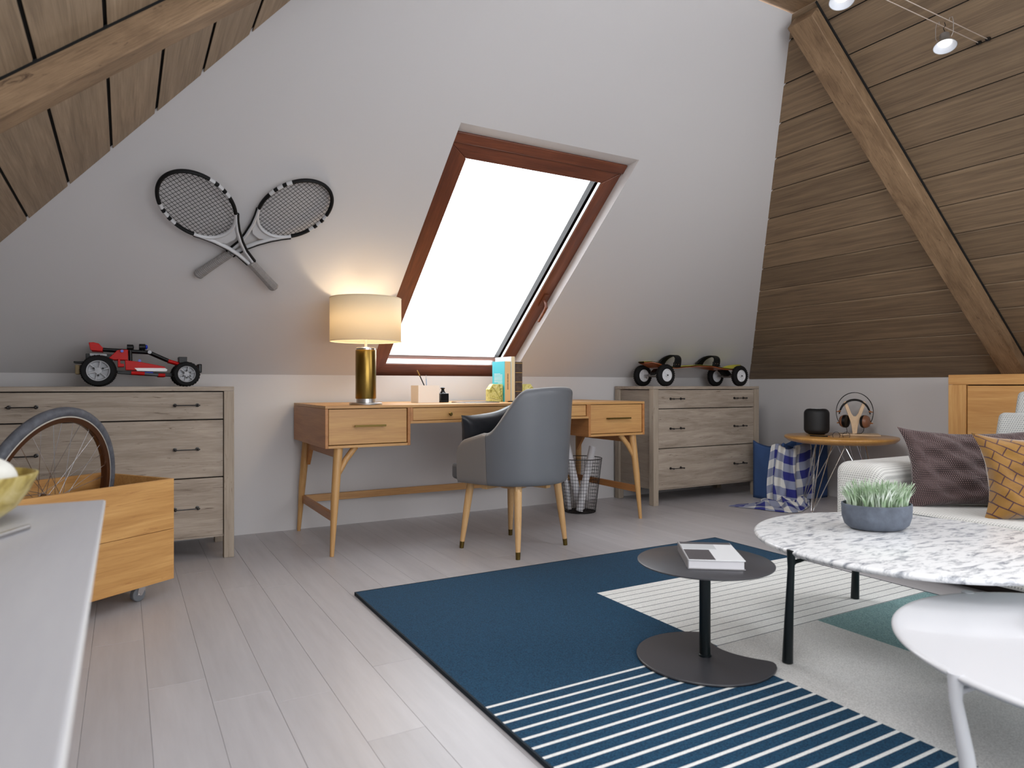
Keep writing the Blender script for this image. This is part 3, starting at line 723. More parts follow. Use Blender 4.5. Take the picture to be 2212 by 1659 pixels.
for sx in (-1, 1):
    for sy in (-1, 1):
        tx, ty, fx, fy = sx*.168, sy*.162-.005, sx*.205, sy*.195-.003
        lg = obj('leg', MB().ring([(tx, ty, .362), (tx*.5+fx*.5, ty*.5+fy*.5, .19), (fx*.93+tx*.07, fy*.93+ty*.07, .036)], [.0215, .0185, .0125], 18), chair_wood, chair)
        obj('brass_foot', MB().cyl((fx*.93+tx*.07, fy*.93+ty*.07, .036), (fx, fy, 0), .0130, .0115, n=18), antique, lg)

def pillow(mb, w, h, th, n=26, wr=.004, seed=1, pin=.10, uvs=1.0):
    rnd = random.Random(seed); ph = [rnd.uniform(0, 6.28) for _ in range(8)]
    for s in (1, -1):
        def fn(u, v):
            a, b = u*2-1, v*2-1
            x = a*w/2*(1-pin*(1-abs(b)**2.2)*abs(a)**3); y = b*h/2*(1-pin*(1-abs(a)**2.2)*abs(b)**3)
            f = (max(0, 1-a**4)*max(0, 1-b**4))**.55
            z = s*th/2*f + s*f*wr*(math.sin(9*a+ph[0]+3*b)+.7*math.sin(13*b+ph[1]-5*a)+.5*math.sin(17*(a+b)+ph[2])) + .012*math.sin(3*a+ph[3])*b
            return (x, y, z)
        mb.grid(fn if s > 0 else (lambda u, v: fn(1-u, v)), n, n, uv=(lambda u, v: (u*uvs*w/.5, v*uvs*h/.5)))
    return mb
def place(o, c, xdir, ydir):
    x_ = Vector(xdir).normalized(); z_ = x_.cross(Vector(ydir)).normalized(); y_ = z_.cross(x_); m = frame(c, x_, y_, z_); o.matrix_world = m
cu = obj('cushion', pillow(MB(), .43, .36, .11, wr=.002, seed=2, pin=.16), darkleather, ang=70)
tag(cu, 'black leather cushion standing on the seat of the desk chair', 'cushion')
def cl(x_, y_, z_): 
    c_, s_ = math.cos(CA), math.sin(CA); return Vector((1.834+c_*x_-s_*y_, 3.209+s_*x_+c_*y_, z_))
place(cu, cl(-.07, .12, .578), cl(1, -.05, .16)-cl(0, 0, 0), cl(-.16, -.25, .94)-cl(0, 0, 0))

# ------------------------------------------------------------------ tennis rackets on the slope
def make_racket(label):
    t = thing('tennis_racket', label, 'racket', group='crossed tennis rackets')
    A, Bb, cy = .137, .188, .595
    def el(a, k=1): return (A*k*math.sin(a), cy+Bb*k*math.cos(a))
    # black hoop from throat left to throat right over the top, then the throat arms
    hoop = [el(R(a))+(0,) for a in range(-128, 129, 4)]
    obj('hoop', MB().ring(hoop, .0085, 10, up=(0, 0, 1), flat=1.25), matte_black, t)
    for s in (-1, 1):
        for a0 in (62, 76, 90):
            pts = [el(R(s*(a0+k*2.0)))+(0,) for k in range(5)]; obj('white_stripe', MB().ring(pts, .0092, 10, up=(0, 0, 1), flat=1.25), racketwhite, t)
    low = [el(R(a))+(0,) for a in range(128, 233, 5)]
    th = MB().ring(low, .0085, 10, up=(0, 0, 1), flat=1.2)
    for s in (-1, 1):
        p0 = el(R(s*128)); p1 = (s*.055, .372); 
        pts = [(p0[0], p0[1], 0), (s*.083, .440, 0), (s*.058, .395, 0), (s*.034, .335, 0), (s*.018, .275, 0), (s*.011, .215, 0), (s*.010, .20, 0)]
        th.ring(pts, [.0085, .009, .0095, .0095, .0095, .0095, .0095], 10, up=(0, 0, 1), flat=1.15)
    # web between hoop and throat arms
    th.prism([(-.075, .445), (-.045, .38), (-.02, .36), (.02, .36), (.045, .38), (.075, .445), (.04, .412), (0, .405), (-.04, .412)], -.003, .003)
    obj('throat', th, racketwhite, t)
    bk = MB()
    for s in (-1, 1):
        p0 = el(R(s*128), 1.06); pts = [(p0[0], p0[1], 0), (s*.091, .437, 0), (s*.067, .392, 0), (s*.043, .333, 0), (s*.027, .275, 0), (s*.0205, .20, 0)]
        bk.ring(pts, .0045 if s < 0 else .0065, 8, up=(0, 0, 1), flat=1.6)
    obj('black_trim', bk, matte_black, t)
    g = MB(); k = 0
    pr = [(.0225, 0.205)]
    N_ = 22
    for i in range(N_):
        y = .20-i*(.2/N_); r = .0215+.0040*(i/N_)**3; pr += [(r+.0016, y), (r, y-.2/N_*.85)]
    pr.append((.025, .002)); pr.append((.021, -.004))
    g.X = Matrix(((1, 0, 0, 0), (0, 1, 0, 0), (0, 0, .8, 0), (0, 0, 0, 1)))
    g.lathe(pr[::-1], 8, (0, 0, 0), 'y'); obj('grip', g, gripm, t, ang=20)
    st = MB(); n_ = 17; r_ = .0011
    for i in range(n_):
        x = -A+(i+1)*2*A/(n_+1); q_ = Bb*math.sqrt(1-(x/A)**2)
        st.cyl((x, cy-q_, 0), (x, cy+q_, 0), r_, n=4)
    n2 = 21
    for i in range(n2):
        y = -Bb+(i+1)*2*Bb/(n2+1); q_ = A*math.sqrt(1-(y/Bb)**2); st.cyl((-q_, cy+y, .0008), (q_, cy+y, .0008), r_, n=4)
    obj('strings', st, matte_black, t); return t
ra = make_racket('black and white tennis racket with its head up left, crossing in front of the other')
def slopept(X, s, n): return Vector((X, YB, ZK))+Vector((0, -CT, ST))*s+Vector((0, -ST, -CT))*n
def place_racket(o, butt, head, n):
    p = slopept(*butt, n); d = (slopept(*head, n)-p).normalized(); z_ = Vector((0, -ST, -CT)); o.matrix_world = frame(p, d.cross(z_), d, z_)
place_racket(ra, (.668, .745), (.278, 1.203), .050)
rbk = copy_tree(ra); place_racket(rbk, (.312, .768), (.698, 1.222), .022)
rbk['label'] = 'black and white tennis racket with its head up right, behind the other one'

# ------------------------------------------------------------------ red toy buggy on the left dresser
bug = thing('toy_buggy', 'red and black toy buggy with grey wheels on top of the left dresser', 'toy car', (.072, 3.925, .8672))
def bx_(u, v): return ((u-1090)*.000305, (738-v)*.00035)
def wheel_toy(u, v, r, w, yc, name='wheel'):
    xx, zc = bx_(u, v); zc = r+.0005
    wroot = obj(name, MB().lathe([(r*.66, -w/2), (r*.93, -w/2), (r, -w*.36), (r, w*.36), (r*.93, w/2), (r*.66, w/2)], 40, (xx, yc, zc), 'y', cap0=False, cap1=False), rub, bug)
    m = MB().lathe([(r*.67, -w/2-.001), (r*.60, -w/2+.002), (r*.57, -w*.1), (r*.2, -w*.05), (r*.2, -w/2+.004), (.001, -w/2+.003)], 36, (xx, yc, zc), 'y', cap0=False)
    m.lathe([(r*.67, -w/2-.001), (r*.67, w/2)], 36, (xx, yc, zc), 'y', cap0=False)
    for k in range(6):
        a = k*math.pi/3+.3; m.cyl((xx, yc-w*.33, zc), (xx+r*.6*math.cos(a), yc-w*.42, zc+r*.6*math.sin(a)), r*.06, n=6)
    obj('rim', m, rimgrey, wroot)
    h = MB()
    for k in range(3 if r > .065 else 6):
        a = k*(2.094 if r > .065 else 1.047)+.5; h.cyl((xx+r*.3*math.cos(a), yc-w/2-.0, zc+r*.3*math.sin(a)), (xx+r*.3*math.cos(a), yc-w*.2, zc+r*.3*math.sin(a)), r*.065, n=10)
    tag(obj('rim_hole', h, black, wroot), kind='stuff')
    tr = MB()
    for k in range(24):
        a = k*math.pi/12
        for sgn in (-1, 1):
            tr.X = Matrix.Translation((xx, yc, zc)) @ Matrix.Rotation(-a-(0.06*sgn), 4, 'Y'); tr.box(r-.001, sgn*w*.24-w*.13, -r*.05, r+.0025, sgn*w*.24+w*.13, r*.05)
    obj('tread', tr, rub, wroot)
for yc in (-.105, .105): wheel_toy(508, 520, .0735, .052, yc); wheel_toy(1760, 567, .0605, .044, yc)
def panel(pts, y0, y1, mat, name, bev=.002):
    p = [bx_(*q_) for q_ in pts]; return obj(name, MB().prism(p, y0, y1, 'y'), mat, bug, bev=bev)
for s, (y0, y1) in ((0, (-.062, -.042)), (1, (.042, .062))):
    panel([(870, 370), (880, 510), (1330, 520), (1480, 500), (1440, 455), (1100, 395)], y0, y1, redp, 'side_panel')
    panel([(1005, 480), (1050, 522), (1470, 524), (1485, 500), (1450, 478)], y0-.002 if s == 0 else y0, y1+(.002 if s else 0), whitepaint, 'white_flash', 0)
    panel([(645, 345), (720, 370), (915, 368), (915, 222), (830, 222), (760, 235)], y0+.01, y1+.004, redp, 'rear_panel')
    panel([(770, 360), (770, 470), (860, 465), (860, 425), (805, 420), (805, 360)], y0-.01, y1-.01, redp, 'link_arm')
panel([(1095, 395), (1440, 460), (1440, 480), (1095, 480)], -.042, .042, black, 'cockpit')
panel([(760, 520), (1560, 545), (1560, 600), (1100, 585), (760, 560)], -.045, .045, black, 'chassis')
panel([(375, 140), (400, 245), (560, 255), (570, 210), (510, 150), (440, 135)], -.09, -.078, redp, 'wing_end'); panel([(375, 140), (400, 245), (560, 255), (570, 210), (510, 150), (440, 135)], .078, .09, redp, 'wing_end')
panel([(380, 150), (395, 175), (520, 220), (540, 195)], -.078, .078, redp, 'wing')
def rods(lst, mat, name, r=.006):
    m = MB()
    for (u0, v0, y0, u1, v1, y1) in lst:
        a, b_ = bx_(u0, v0), bx_(u1, v1); m.cyl((a[0], y0, a[1]), (b_[0], y1, b_[1]), r, n=10)
    return obj(name, m, mat, bug)
for s in (-1, 1):
    rods([(560, 225, s*.04, 1220, 250, s*.04), (1220, 250, s*.04, 1500, 365, s*.035), (945, 230, s*.045, 950, 380, s*.045)], black, 'roll_cage', .0085)
    rods([(1500, 370, s*.034, 1690, 420, s*.03)], redp, 'nose_bar', .009)
    rods([(960, 550, s*.07, 1150, 560, s*.07), (1350, 580, s*.07, 1450, 582, s*.07)], redp, 'side_tube', .009)
    rods([(1150, 562, s*.07, 1350, 578, s*.07)], plain('dark_grey_plastic', '#4a4c50', .4) if 'dark_grey_plastic' not in MATS else MATS['dark_grey_plastic'], 'side_bar', .006)
    rods([(1225, 250, s*.040, 1225, 250, s*.052)], rimgrey, 'joint_pin', .009)
    rods([(830, 245, s*.055, 830, 245, s*.068), (1080, 375, s*.05, 1080, 375, s*.03)], bluep, 'blue_pin', .007)
    rods([(1700, 440, s*.03, 1760, 560, s*.085), (620, 420, s*.03, 508, 520, s*.085)], black, 'suspension_arm', .007)
rods([(508, 520, -.105, 508, 520, .105), (1760, 567, -.105, 1760, 567, .105)], black, 'axle', .006)
rods([(1130, 545, -.046, 1275, 545, -.046)], bluep, 'blue_bar', .005)
panel([(330, 285), (330, 420), (700, 420), (700, 300), (620, 290)], -.04, .04, black, 'engine_block')
panel([(385, 280), (385, 320), (620, 320), (620, 290)], -.055, .055, rimgrey, 'engine_head')
panel([(170, 395), (170, 420), (320, 425), (320, 395)], -.05, .05, black, 'rear_bumper'); panel([(190, 445), (190, 575), (250, 575), (250, 445)], -.05, .05, tan, 'exhaust', .004)
panel([(1655, 310), (1660, 400), (1780, 400), (1785, 310)], -.045, .045, black, 'front_mount'); panel([(1780, 390), (1940, 470), (1950, 480), (1780, 430)], -.03, .03, redp, 'nose')
panel([(1950, 410), (1955, 540), (2010, 540), (2012, 410)], -.05, .05, black, 'front_bumper', .004)
lt = MB()
for (u, v, yc, r) in ((945, 185, -.03, .014), (945, 185, .03, .014), (1120, 175, -.03, .015), (1120, 175, .03, .015)):
    a = bx_(u, v); lt.lathe([(r, -.014), (r, .012), (r*.6, .016)], 14, (a[0], yc, a[1]), 'x'); lt.cyl((a[0], yc, a[1]-.02), (a[0], yc, a[1]), .005, n=8)
obj('roof_light', lt, black, bug)
ln_ = MB()
for (u, v, yc) in ((1175, 175, -.03), (1175, 175, .03)): a = bx_(u, v); ln_.ell((a[0], yc, a[1]), (.008, .011, .011), 12, 8)
obj('lens', ln_, bluep, bug)

# ------------------------------------------------------------------ off-road skateboard on the right dresser
mb_ = thing('mountain_board', 'off-road skateboard with big black and white wheels on the right dresser', 'skateboard', (3.875, 3.965, .8655))
def wheel_big(xx, yc, r=.080, w=.045):
    zc = r+.0015
    o = obj('wheel', MB().lathe([(r*.58, -w/2+.004), (r*.70, -w/2), (r*.9, -w*.42), (r, -w*.25), (r, w*.25), (r*.9, w*.42), (r*.70, w/2), (r*.58, w/2-.004)], 44, (xx, yc, zc), 'y', cap0=False, cap1=False), rub, mb_)
    m = MB().lathe([(r*.60, -w/2+.004), (r*.54, -w/2+.002), (r*.5, -w*.25), (r*.14, -w*.25), (r*.14, -w/2), (.001, -w/2)], 36, (xx, yc, zc), 'y', cap0=False)
    m.lathe([(.001, w/2), (r*.14, w/2), (r*.14, w*.25), (r*.5, w*.25), (r*.54, w/2-.002), (r*.60, w/2-.004)], 36, (xx, yc, zc), 'y', cap0=False)
    for k in range(8): a = k*math.pi/4; m.cyl((xx+.012*math.cos(a), yc-w*.27, zc+.012*math.sin(a)), (xx+r*.54*math.cos(a), yc-w*.27, zc+r*.54*math.sin(a)), .0025, n=6)
    obj('rim', m, rimwhite, o)
    obj('axle_nut', MB().cyl((xx, yc-w/2-.004, zc), (xx, yc-w*.3, zc), .006, n=6), iron, o)
    tr = MB()
    for k in range(30):
        a = k*math.pi/15
        for sg in (-1, 1): tr.X = Matrix.Translation((xx, yc, zc)) @ Matrix.Rotation(-a-sg*.05, 4, 'Y'); tr.box(r-.002, sg*w*.2-w*.12, -.004, r+.0014, sg*w*.2+w*.12, .004)
    obj('tread', tr, rub, o)
for xx in (-.385, .395):
    for yc in (-.128, .128): wheel_big(xx, yc)
    t_ = MB().cyl((xx, -.105, .0815), (xx, .105, .0815), .008, n=12); t_.cyl((xx, -.05, .0815), (xx, .05, .0815), .013, n=12)
    obj('axle', t_, steel, mb_)
    s_ = 1 if xx > 0 else -1
    k_ = MB().prism([(xx-s_*.005, .075), (xx-s_*.075, .118), (xx-s_*.085, .132), (xx-s_*.02, .132), (xx+s_*.015, .105), (xx+s_*.012, .075)][::s_], -.028, .028, 'y'); k_.cyl((xx-s_*.03, -.04, .105), (xx-s_*.03, .04, .105), .012, n=12)
    obj('truck', k_, black, mb_, bev=.003)
prof_ = [(-.505, .172), (-.47, .176), (-.42, .165), (-.34, .140), (-.25, .134), (-.14, .143), (0, .154), (.14, .150), (.25, .135), (.34, .128), (.42, .140), (.47, .158), (.50, .165)]
def deckz(x_):
    for (a, b_) in zip(prof_, prof_[1:]):
        if a[0] <= x_ <= b_[0]: k = (x_-a[0])/(b_[0]-a[0]); k = k*k*(3-2*k)*.5+k*.5; return a[1]+(b_[1]-a[1])*k
    return prof_[-1][1]
def deckw(x_):
    e = abs(x_); w = .098-.02*max(0, 1-abs(e-.0)/.1)
    if e > .40: w *= math.sqrt(max(.0, 1-((e-.40)/.108)**2))
    if .30 < e <= .40: w *= 1
    return max(w, .006)
def deck(th0, th1, k=1.0):
    def g(u, v):
        x_ = -.503+1.005*u; w = deckw(x_)*k; z = deckz(x_)
        if v < .25: q_ = v/.25; return (x_, -w+2*w*q_, z+th1)
        if v < .5: return (x_, w, z+th1+(th0-th1)*(v-.25)/.25)
        if v < .75: q_ = (v-.5)/.25; return (x_, w-2*w*q_, z+th0)
        return (x_, -w, z+th0+(th1-th0)*(v-.75)/.25)
    return MB().grid(g, 60, 16, cv=True)
obj('deck', deck(0, .009), plain('orange_wood_deck', '#b4602c', .3), mb_, ang=50)
obj('deck_edge', deck(.004, .010, 1.03), black, mb_, ang=50)
obj('grip_sheet', deck(.0095, .012, .93), plain('yellow_green_print', '#c9c23c', .6, noise=.3, nscale=8), mb_, ang=50)
for xx, tall in ((-.24, 1), (.17, .9)):
    st = MB()
    def sf(u, v):
        a = math.pi*u; w = .036*(1-.3*math.sin(a))*(v-.5)*2; return (xx+w+.05*math.sin(a), -.092*math.cos(a)*1.0, deckz(xx)+.014+.088*tall*math.sin(a)**.7)
    st.grid(sf, 20, 4); obj('binding_strap', st, matte_black, mb_, solid=.010, ang=60)
    bb = MB().box(xx-.03, -.1, deckz(xx)+.008, xx+.03, -.085, deckz(xx)+.045); bb.box(xx-.03, .085, deckz(xx)+.008, xx+.03, .1, deckz(xx)+.045); bb.box(xx-.06, -.085, deckz(xx)+.010, xx+.06, .085, deckz(xx)+.017)
    obj('binding_plate', bb, black, mb_, bev=.003)
    b2_ = MB(); 
    for e in (-.012, .012): b2_.cyl((xx+e, -.102, deckz(xx)+.03), (xx+e, -.10, deckz(xx)+.03), .005, n=10)
    obj('bolt', b2_, chrome, mb_)

# ------------------------------------------------------------------ wire waste basket with paper rolls
bc = (2.742, 3.87)
bas = thing('wire_basket', 'dark round wire basket with paper rolls under the right end of the desk', 'basket', (bc[0], bc[1], 0))
BR0, BR1, BH = .106, .150, .37
def brad(z): return BR0+(BR1-BR0)*z/BH
bw = MB()
for k in range(44):
    a = 2*math.pi*k/44; bw.cyl((brad(.004)*math.cos(a), brad(.004)*math.sin(a), .004), (BR1*math.cos(a), BR1*math.sin(a), BH), .0012, n=4)
for k in range(1, 16): z = .004+k*(BH-.004)/16; bw.torus((0, 0, z), brad(z), .0012, 40, 4)
obj('wire_mesh', bw, iron, bas)
obj('rim', MB().torus((0, 0, BH), BR1, .003, 48, 8), iron, bas)
bo = MB(); bo.torus((0, 0, .004), BR0, .002, 40, 6)
for k in range(-7, 8): x_ = k*.014; q_ = math.sqrt(max(0, BR0**2-x_*x_)); bo.cyl((x_, -q_, .004), (x_, q_, .004), .0012, n=4); bo.cyl((-q_, x_, .004), (q_, x_, .004), .0012, n=4)
obj('bottom', bo, iron, bas)
def roll(label, p0, p1, r):
    d = (Vector(p1)-Vector(p0)); m = MB(); ln2 = d.length
    m.lathe([(r, 0), (r, ln2), (r-.003, ln2), (r-.003, ln2-.03), (.002, ln2-.035)], 24)
    o = obj('paper_roll', m, paper); tag(o, label, 'paper roll', 'paper rolls in the wire basket')
    z_ = d.normalized(); x_ = Vector((1, 0, 0)).cross(z_).normalized(); y_ = z_.cross(x_); o.matrix_world = frame(p0, x_, y_, z_)
roll('short white paper roll leaning to the right in the wire basket', (2.705, 3.828, .012), (2.822, 3.833, .448), .025)
roll('long grey paper roll leaning behind the chair in the wire basket', (2.760, 3.888, .012), (2.630, 3.893, .515), .027)
roll('low white paper roll at the left inside the wire basket', (2.690, 3.925, .012), (2.640, 3.922, .345), .016)

# ------------------------------------------------------------------ rug
RX0, RX1, RY0, RY1 = .836, 2.90, -.35, 2.782
RS = .0472; zt = .013
rg = MB(); cols = []
def rq(x0, x1, y0, y1, mi): 
    if x1 > x0 and y1 > y0: rg.add([(x0, y0, zt), (x1, y0, zt), (x1, y1, zt), (x0, y1, zt)], [(0, 1, 2, 3)], mi)
XA, XB_, YA, YT = 1.70, 2.203, 1.618, 2.280
rq(RX0, XA, YA, RY1, 0); rq(XA, RX1, YT, RY1, 0)
y = YT
while y > YA+.004:
    y2 = max(y-.0034, YA); rq(XA, RX1, y2, y, 4) if y < YT else None
    y3 = max((y2 if y < YT else y)-(RS-.0034), YA); rq(XA, RX1, y3, (y2 if y < YT else y), 2); y = y3
y = YA
while y > RY0:
    rq(RX0, 1.672, max(y-.0105, RY0), y, 2); rq(RX0, 1.672, max(y-RS, RY0), y-.0105, 0); y -= RS
rq(1.672, XB_, RY0, YA, 1); rq(XB_, RX1, RY0, YA, 3)
rg.box(RX0, RY0, .0005, RX1, RY1, zt-.0008, 5)
e_ = .0035
rgo = obj('area_rug', rg, [rug_dark, rug_cream, rug_white, rug_teal, rug_line, plain('rug_back', '#1a1e22', .9)], smooth=False)
tag(rgo, 'geometric rug in navy, teal, cream and stripes on the pale floor', 'rug')
bd = MB(); 
for a in ((RX0-.004, RY0, RX0+.002, RY1), (RX1-.002, RY0, RX1+.004, RY1), (RX0-.004, RY1-.002, RX1+.004, RY1+.004)): bd.box(a[0], a[1], .0006, a[2], a[3], zt+.0006)
obj('edge_binding', bd, plain('rug_edge', '#16242e', .9), rgo)
ZR = zt

# ------------------------------------------------------------------ black side table
stb = thing('side_table', 'round black metal side table with curved base on the rug', 'table', (1.588, 1.566, ZR+.001), group=None)
obj('tabletop', MB().lathe([(.206, .300), (.2085, .3015), (.2085, .3045), (.206, .306)], 72), discmetal, stb)
obj('post', MB().lathe([(.0175, .008), (.0175, .2995)], 28), blackmetal, stb); obj('collar', MB().lathe([(.0205, .008), (.0205, .013), (.018, .015)], 28), blackmetal, stb)
pts = []
Rb = .212
# base disc with a scooped side facing the far right
a0, a1 = R(47), R(-54)
n_ = 60
for i in range(n_+1):
    a = a0+(2*math.pi-(a0-a1))*i/n_; pts.append((Rb*math.cos(a), Rb*math.sin(a)))
# rounded horn and concave cut back to start
c0 = pts[-1]; c1 = pts[0]
cut = [(.139, -.157), (.146, -.140), (.139, -.122), (.116, -.088), (.094, -.038), (.087, .017), (.104, .08), (.136, .142)]
def cr(P_, n=6):
    out = []
    for i in range(len(P_)-1):
        p0, p1, p2, p3 = P_[max(i-1, 0)], P_[i], P_[i+1], P_[min(i+2, len(P_)-1)]
        for k in range(n):
            t = k/n; out.append(tuple(.5*((2*p1[j])+(-p0[j]+p2[j])*t+(2*p0[j]-5*p1[j]+4*p2[j]-p3[j])*t*t+(-p0[j]+3*p1[j]-3*p2[j]+p3[j])*t**3) for j in range(2)))
    out.append(P_[-1]); return out
pts += cr(cut)
obj('base_plate', MB().prism(pts, 0, .008), discmetal, stb, bev=.003, bang=60)
bk_ = thing('hardcover_book', 'thick grey and white hardcover book on the black side table', 'book', (1.606, 1.563, ZR+.3075), R(-36))
W2, D2 = .084, .118
obj('cover', MB().box(-W2, -D2, 0, W2, D2, .003), plain('grey_cover', '#8c8a8c', .5), bk_, bev=.001)
obj('pages', MB().box(-W2+.003, -D2+.003, .003, W2-.004, D2-.004, .026), paper, bk_)
obj('cover', MB().box(-W2, -D2, .026, W2, D2, .029), plain('white_cover', '#dadbdd', .3), bk_, bev=.001)
obj('spine', MB().box(-W2-.001, -D2, .0, -W2+.003, D2, .029), MATS['grey_cover'], bk_, bev=.001)
obj('printed_panel', MB().box(-W2+.004, -D2+.003, .029, -W2+.082, .012, .0294), plain('dark_print', '#4b484b', .4), bk_)
obj('printed_panel', MB().box(-W2+.004, D2-.030, .029, W2-.002, D2-.002, .0294), MATS['dark_print'], bk_)
obj('printed_panel', MB().box(-W2+.004, .020, .029, W2-.06, D2-.034, .0297), plain('pale_print', '#b9bbbd', .4), bk_)

# ------------------------------------------------------------------ marble and white coffee tables
def tleg(mb, top, foot, zt_, r0=.010, r1=.0155, inward=None):
    tv, fv = Vector((*top, zt_)), Vector((*foot, 0))
    mb.ring([tv+Vector((0, 0, .004)), tv-Vector((0, 0, .05)), tv.lerp(fv, .6), fv], [r0*1.25, r0, (r0+r1)/2, r1], 16)
    if inward is not None:
        d = Vector((-top[0], -top[1], 0)).normalized(); p = Vector((*top, zt_-.028))
        mb.ring([p-Vector((0, 0, .018)), p+d*.012-Vector((0, 0, .006)), p+d*.05, p+d*.16], [.008, .009, .007, .006], 8, flat=.7)
    return mb
mt = thing('coffee_table', 'round marble-topped coffee table with dark metal legs in front of the sofa', 'table', (2.267, 1.324, ZR+.0022))
MZ = .346
obj('tabletop', MB().lathe([(.455, MZ-.022), (.474, MZ-.019), (.4825, MZ-.010), (.4825, MZ-.006), (.478, MZ-.001), (.474, MZ)], 120), marble, mt, ang=60)
LG = (((-.469, .088), (-.482, .091)), ((.287, .372), (.293, .384)), ((.17, -.444), (.175, -.455)))
for i, (tp, ft) in enumerate(LG): obj('leg', tleg(MB(), tp, ft, MZ-.005, .0105, .0165, 1), blackmetal, mt)
wt = thing('coffee_table', 'round white coffee table overlapping under the marble one', 'table', (1.909, .617, ZR+.0034))
WZ = .267
obj('tabletop', MB().lathe([(.43, WZ-.020), (.455, WZ-.016), (.4655, WZ-.008), (.4655, WZ-.004), (.461, WZ), (.45, WZ)], 110), whiteplastic, wt, ang=60)
for (tp, ft) in (((-.433, .147), (-.405, .128)), ((.176, .43), (.188, .469)), ((.30, -.35), (.31, -.36)), ((-.25, -.39), (-.26, -.40))):
    obj('leg', tleg(MB(), tp, ft, WZ-.003, .0125, .0175, 1), whiteplastic, wt)
wb = thing('white_book', 'small white book at the right on the white coffee table', 'book', (2.0, .76, ZR+WZ+.0036), R(20))
obj('cover', MB().box(-.11, -.075, 0, .11, .075, .003), whiteplastic, wb); obj('pages', MB().box(-.107, -.072, .003, .106, .072, .021), paper, wb); obj('cover', MB().box(-.11, -.075, .021, .11, .075, .024), whiteplastic, wb)

# planter
pc_ = (2.352, 1.49)
pl_ = thing('planter', 'oval grey concrete bowl of pale grass on the marble table', 'planter', (2.335, 1.475, ZR+MZ+.0015), R(-20))
pr = [(.070, 0), (.095, .004), (.112, .018), (.121, .045), (.1225, .086), (.1225, .090), (.117, .091), (.116, .080), (.01, .078)]
obj('bowl', MB().lathe(pr, 56, sy=.78, cap1=False), concrete, pl_, ang=60); obj('soil', MB().lathe([(.001, .074), (.1165, .074), (.1165, .080), (.001, .081)], 40, sy=.78), plain('dark_soil', '#2a2620', .9, bump=.5, bscale=80), pl_)
gr = MB(); rnd = random.Random(11)
for k in range(620):
    a = rnd.uniform(0, 6.283); q_ = math.sqrt(rnd.random())*.106; bx0, by0 = q_*math.cos(a), q_*math.sin(a)*.78
    hgt = rnd.uniform(.055, .105); ln3 = rnd.uniform(0, .035); da = a+rnd.uniform(-1.2, 1.2); w = rnd.uniform(.0018, .0034); fa = rnd.uniform(0, 3.14)
    wx, wy_ = w*math.cos(fa), w*math.sin(fa); vs = []
    for j in range(4):
        t = j/3; cx_ = bx0+math.cos(da)*ln3*t*t; cy_ = by0+math.sin(da)*ln3*t*t; z_ = .078+hgt*t*(1-.12*t); ww = (1-.15*t) if j < 3 else .35
        vs += [(cx_-wx*ww, cy_-wy_*ww, z_), (cx_+wx*ww, cy_+wy_*ww, z_)]
    gr.add(vs, [(0, 1, 3, 2), (2, 3, 5, 4), (4, 5, 7, 6)])
tag(obj('grass', gr, grassm, pl_, ang=80), kind='stuff')

# ------------------------------------------------------------------ sofa
so_ = thing('sofa', 'low light grey woven fabric sofa along the right wall', 'sofa', (3.6, 1.0, 0))
def SB(x0, y0, z0, x1, y1, z1): return MB().box(x0-3.6, y0-1.0, z0, x1-3.6, y1-1.0, z1)
obj('plinth', SB(3.17, -.55, 0, 4.12, 2.06, .056), darkbase, so_)
obj('seat_base', SB(3.065, -.6, .056, 3.95, 1.905, .19), sofa_f, so_, bev=.02, seg=4, ang=60)
for y0, y1 in ((.62, 1.905), (-.6, .615)): 
    c = obj('seat_cushion', SB(3.05, y0, .192, 3.94, y1, .315), sofa_f, so_, bev=.022, seg=5, ang=60)
    obj('seam', MB().ring([(3.052-3.6, y0+.02-1, .298), (3.052-3.6, y1-.02-1, .298)], .0022, 6), plain('seam_thread', '#5e6468', .8) if 'seam_thread' not in MATS else MATS['seam_thread'], c)
ar = MB()
def arm(y0, y1):
    return SB(3.045, y0, .056, 4.18, y1, .50)
obj('armrest', arm(1.91, 2.15), sofa_f, so_, bev=.055, seg=7, ang=60)
obj('armrest', arm(-.85, -.61), sofa_f, so_, bev=.055, seg=7, ang=60)
obj('backrest', SB(3.955, -.6, .056, 4.18, 1.905, .56), sofa_f, so_, bev=.05, seg=6, ang=60)
for y0 in (1.08, .36, -.36):
    m = MB(); m.box(-.075, 0, 0, .075, .70, .42); o = obj('back_cushion', m, sofa_f2, so_, bev=.03, seg=5, ang=60); o.location = (3.80-3.6, y0+.015-1, .318); o.rotation_euler = (0, R(17), 0)
    m = MB(); m.box(-.055, 0, 0, .055, .66, .24); o = obj('headrest', m, sofa_f2, so_, bev=.025, seg=5, ang=60); o.location = (3.985-3.6, y0+.035-1, .60); o.rotation_euler = (0, R(17), 0)
c1_ = obj('cushion', pillow(MB(), .66, .385, .13, 40, .010, 5, pin=.15), browndots, ang=75); tag(c1_, 'dark brown dotted cushion leaning in the sofa corner', 'cushion')
place(c1_, (3.435, 1.690, .484), (.80, -.56, -.012), (.16, .20, .93))
c2_ = obj('cushion', pillow(MB(), .52, .39, .14, 30, .007, 9, pin=.17), mustard, ang=75); tag(c2_, 'mustard cushion with dark lattice lines in front of the brown one', 'cushion')
place(c2_, (3.345, 1.365, .484), (.66, -.72, .03), (.22, .16, .90))

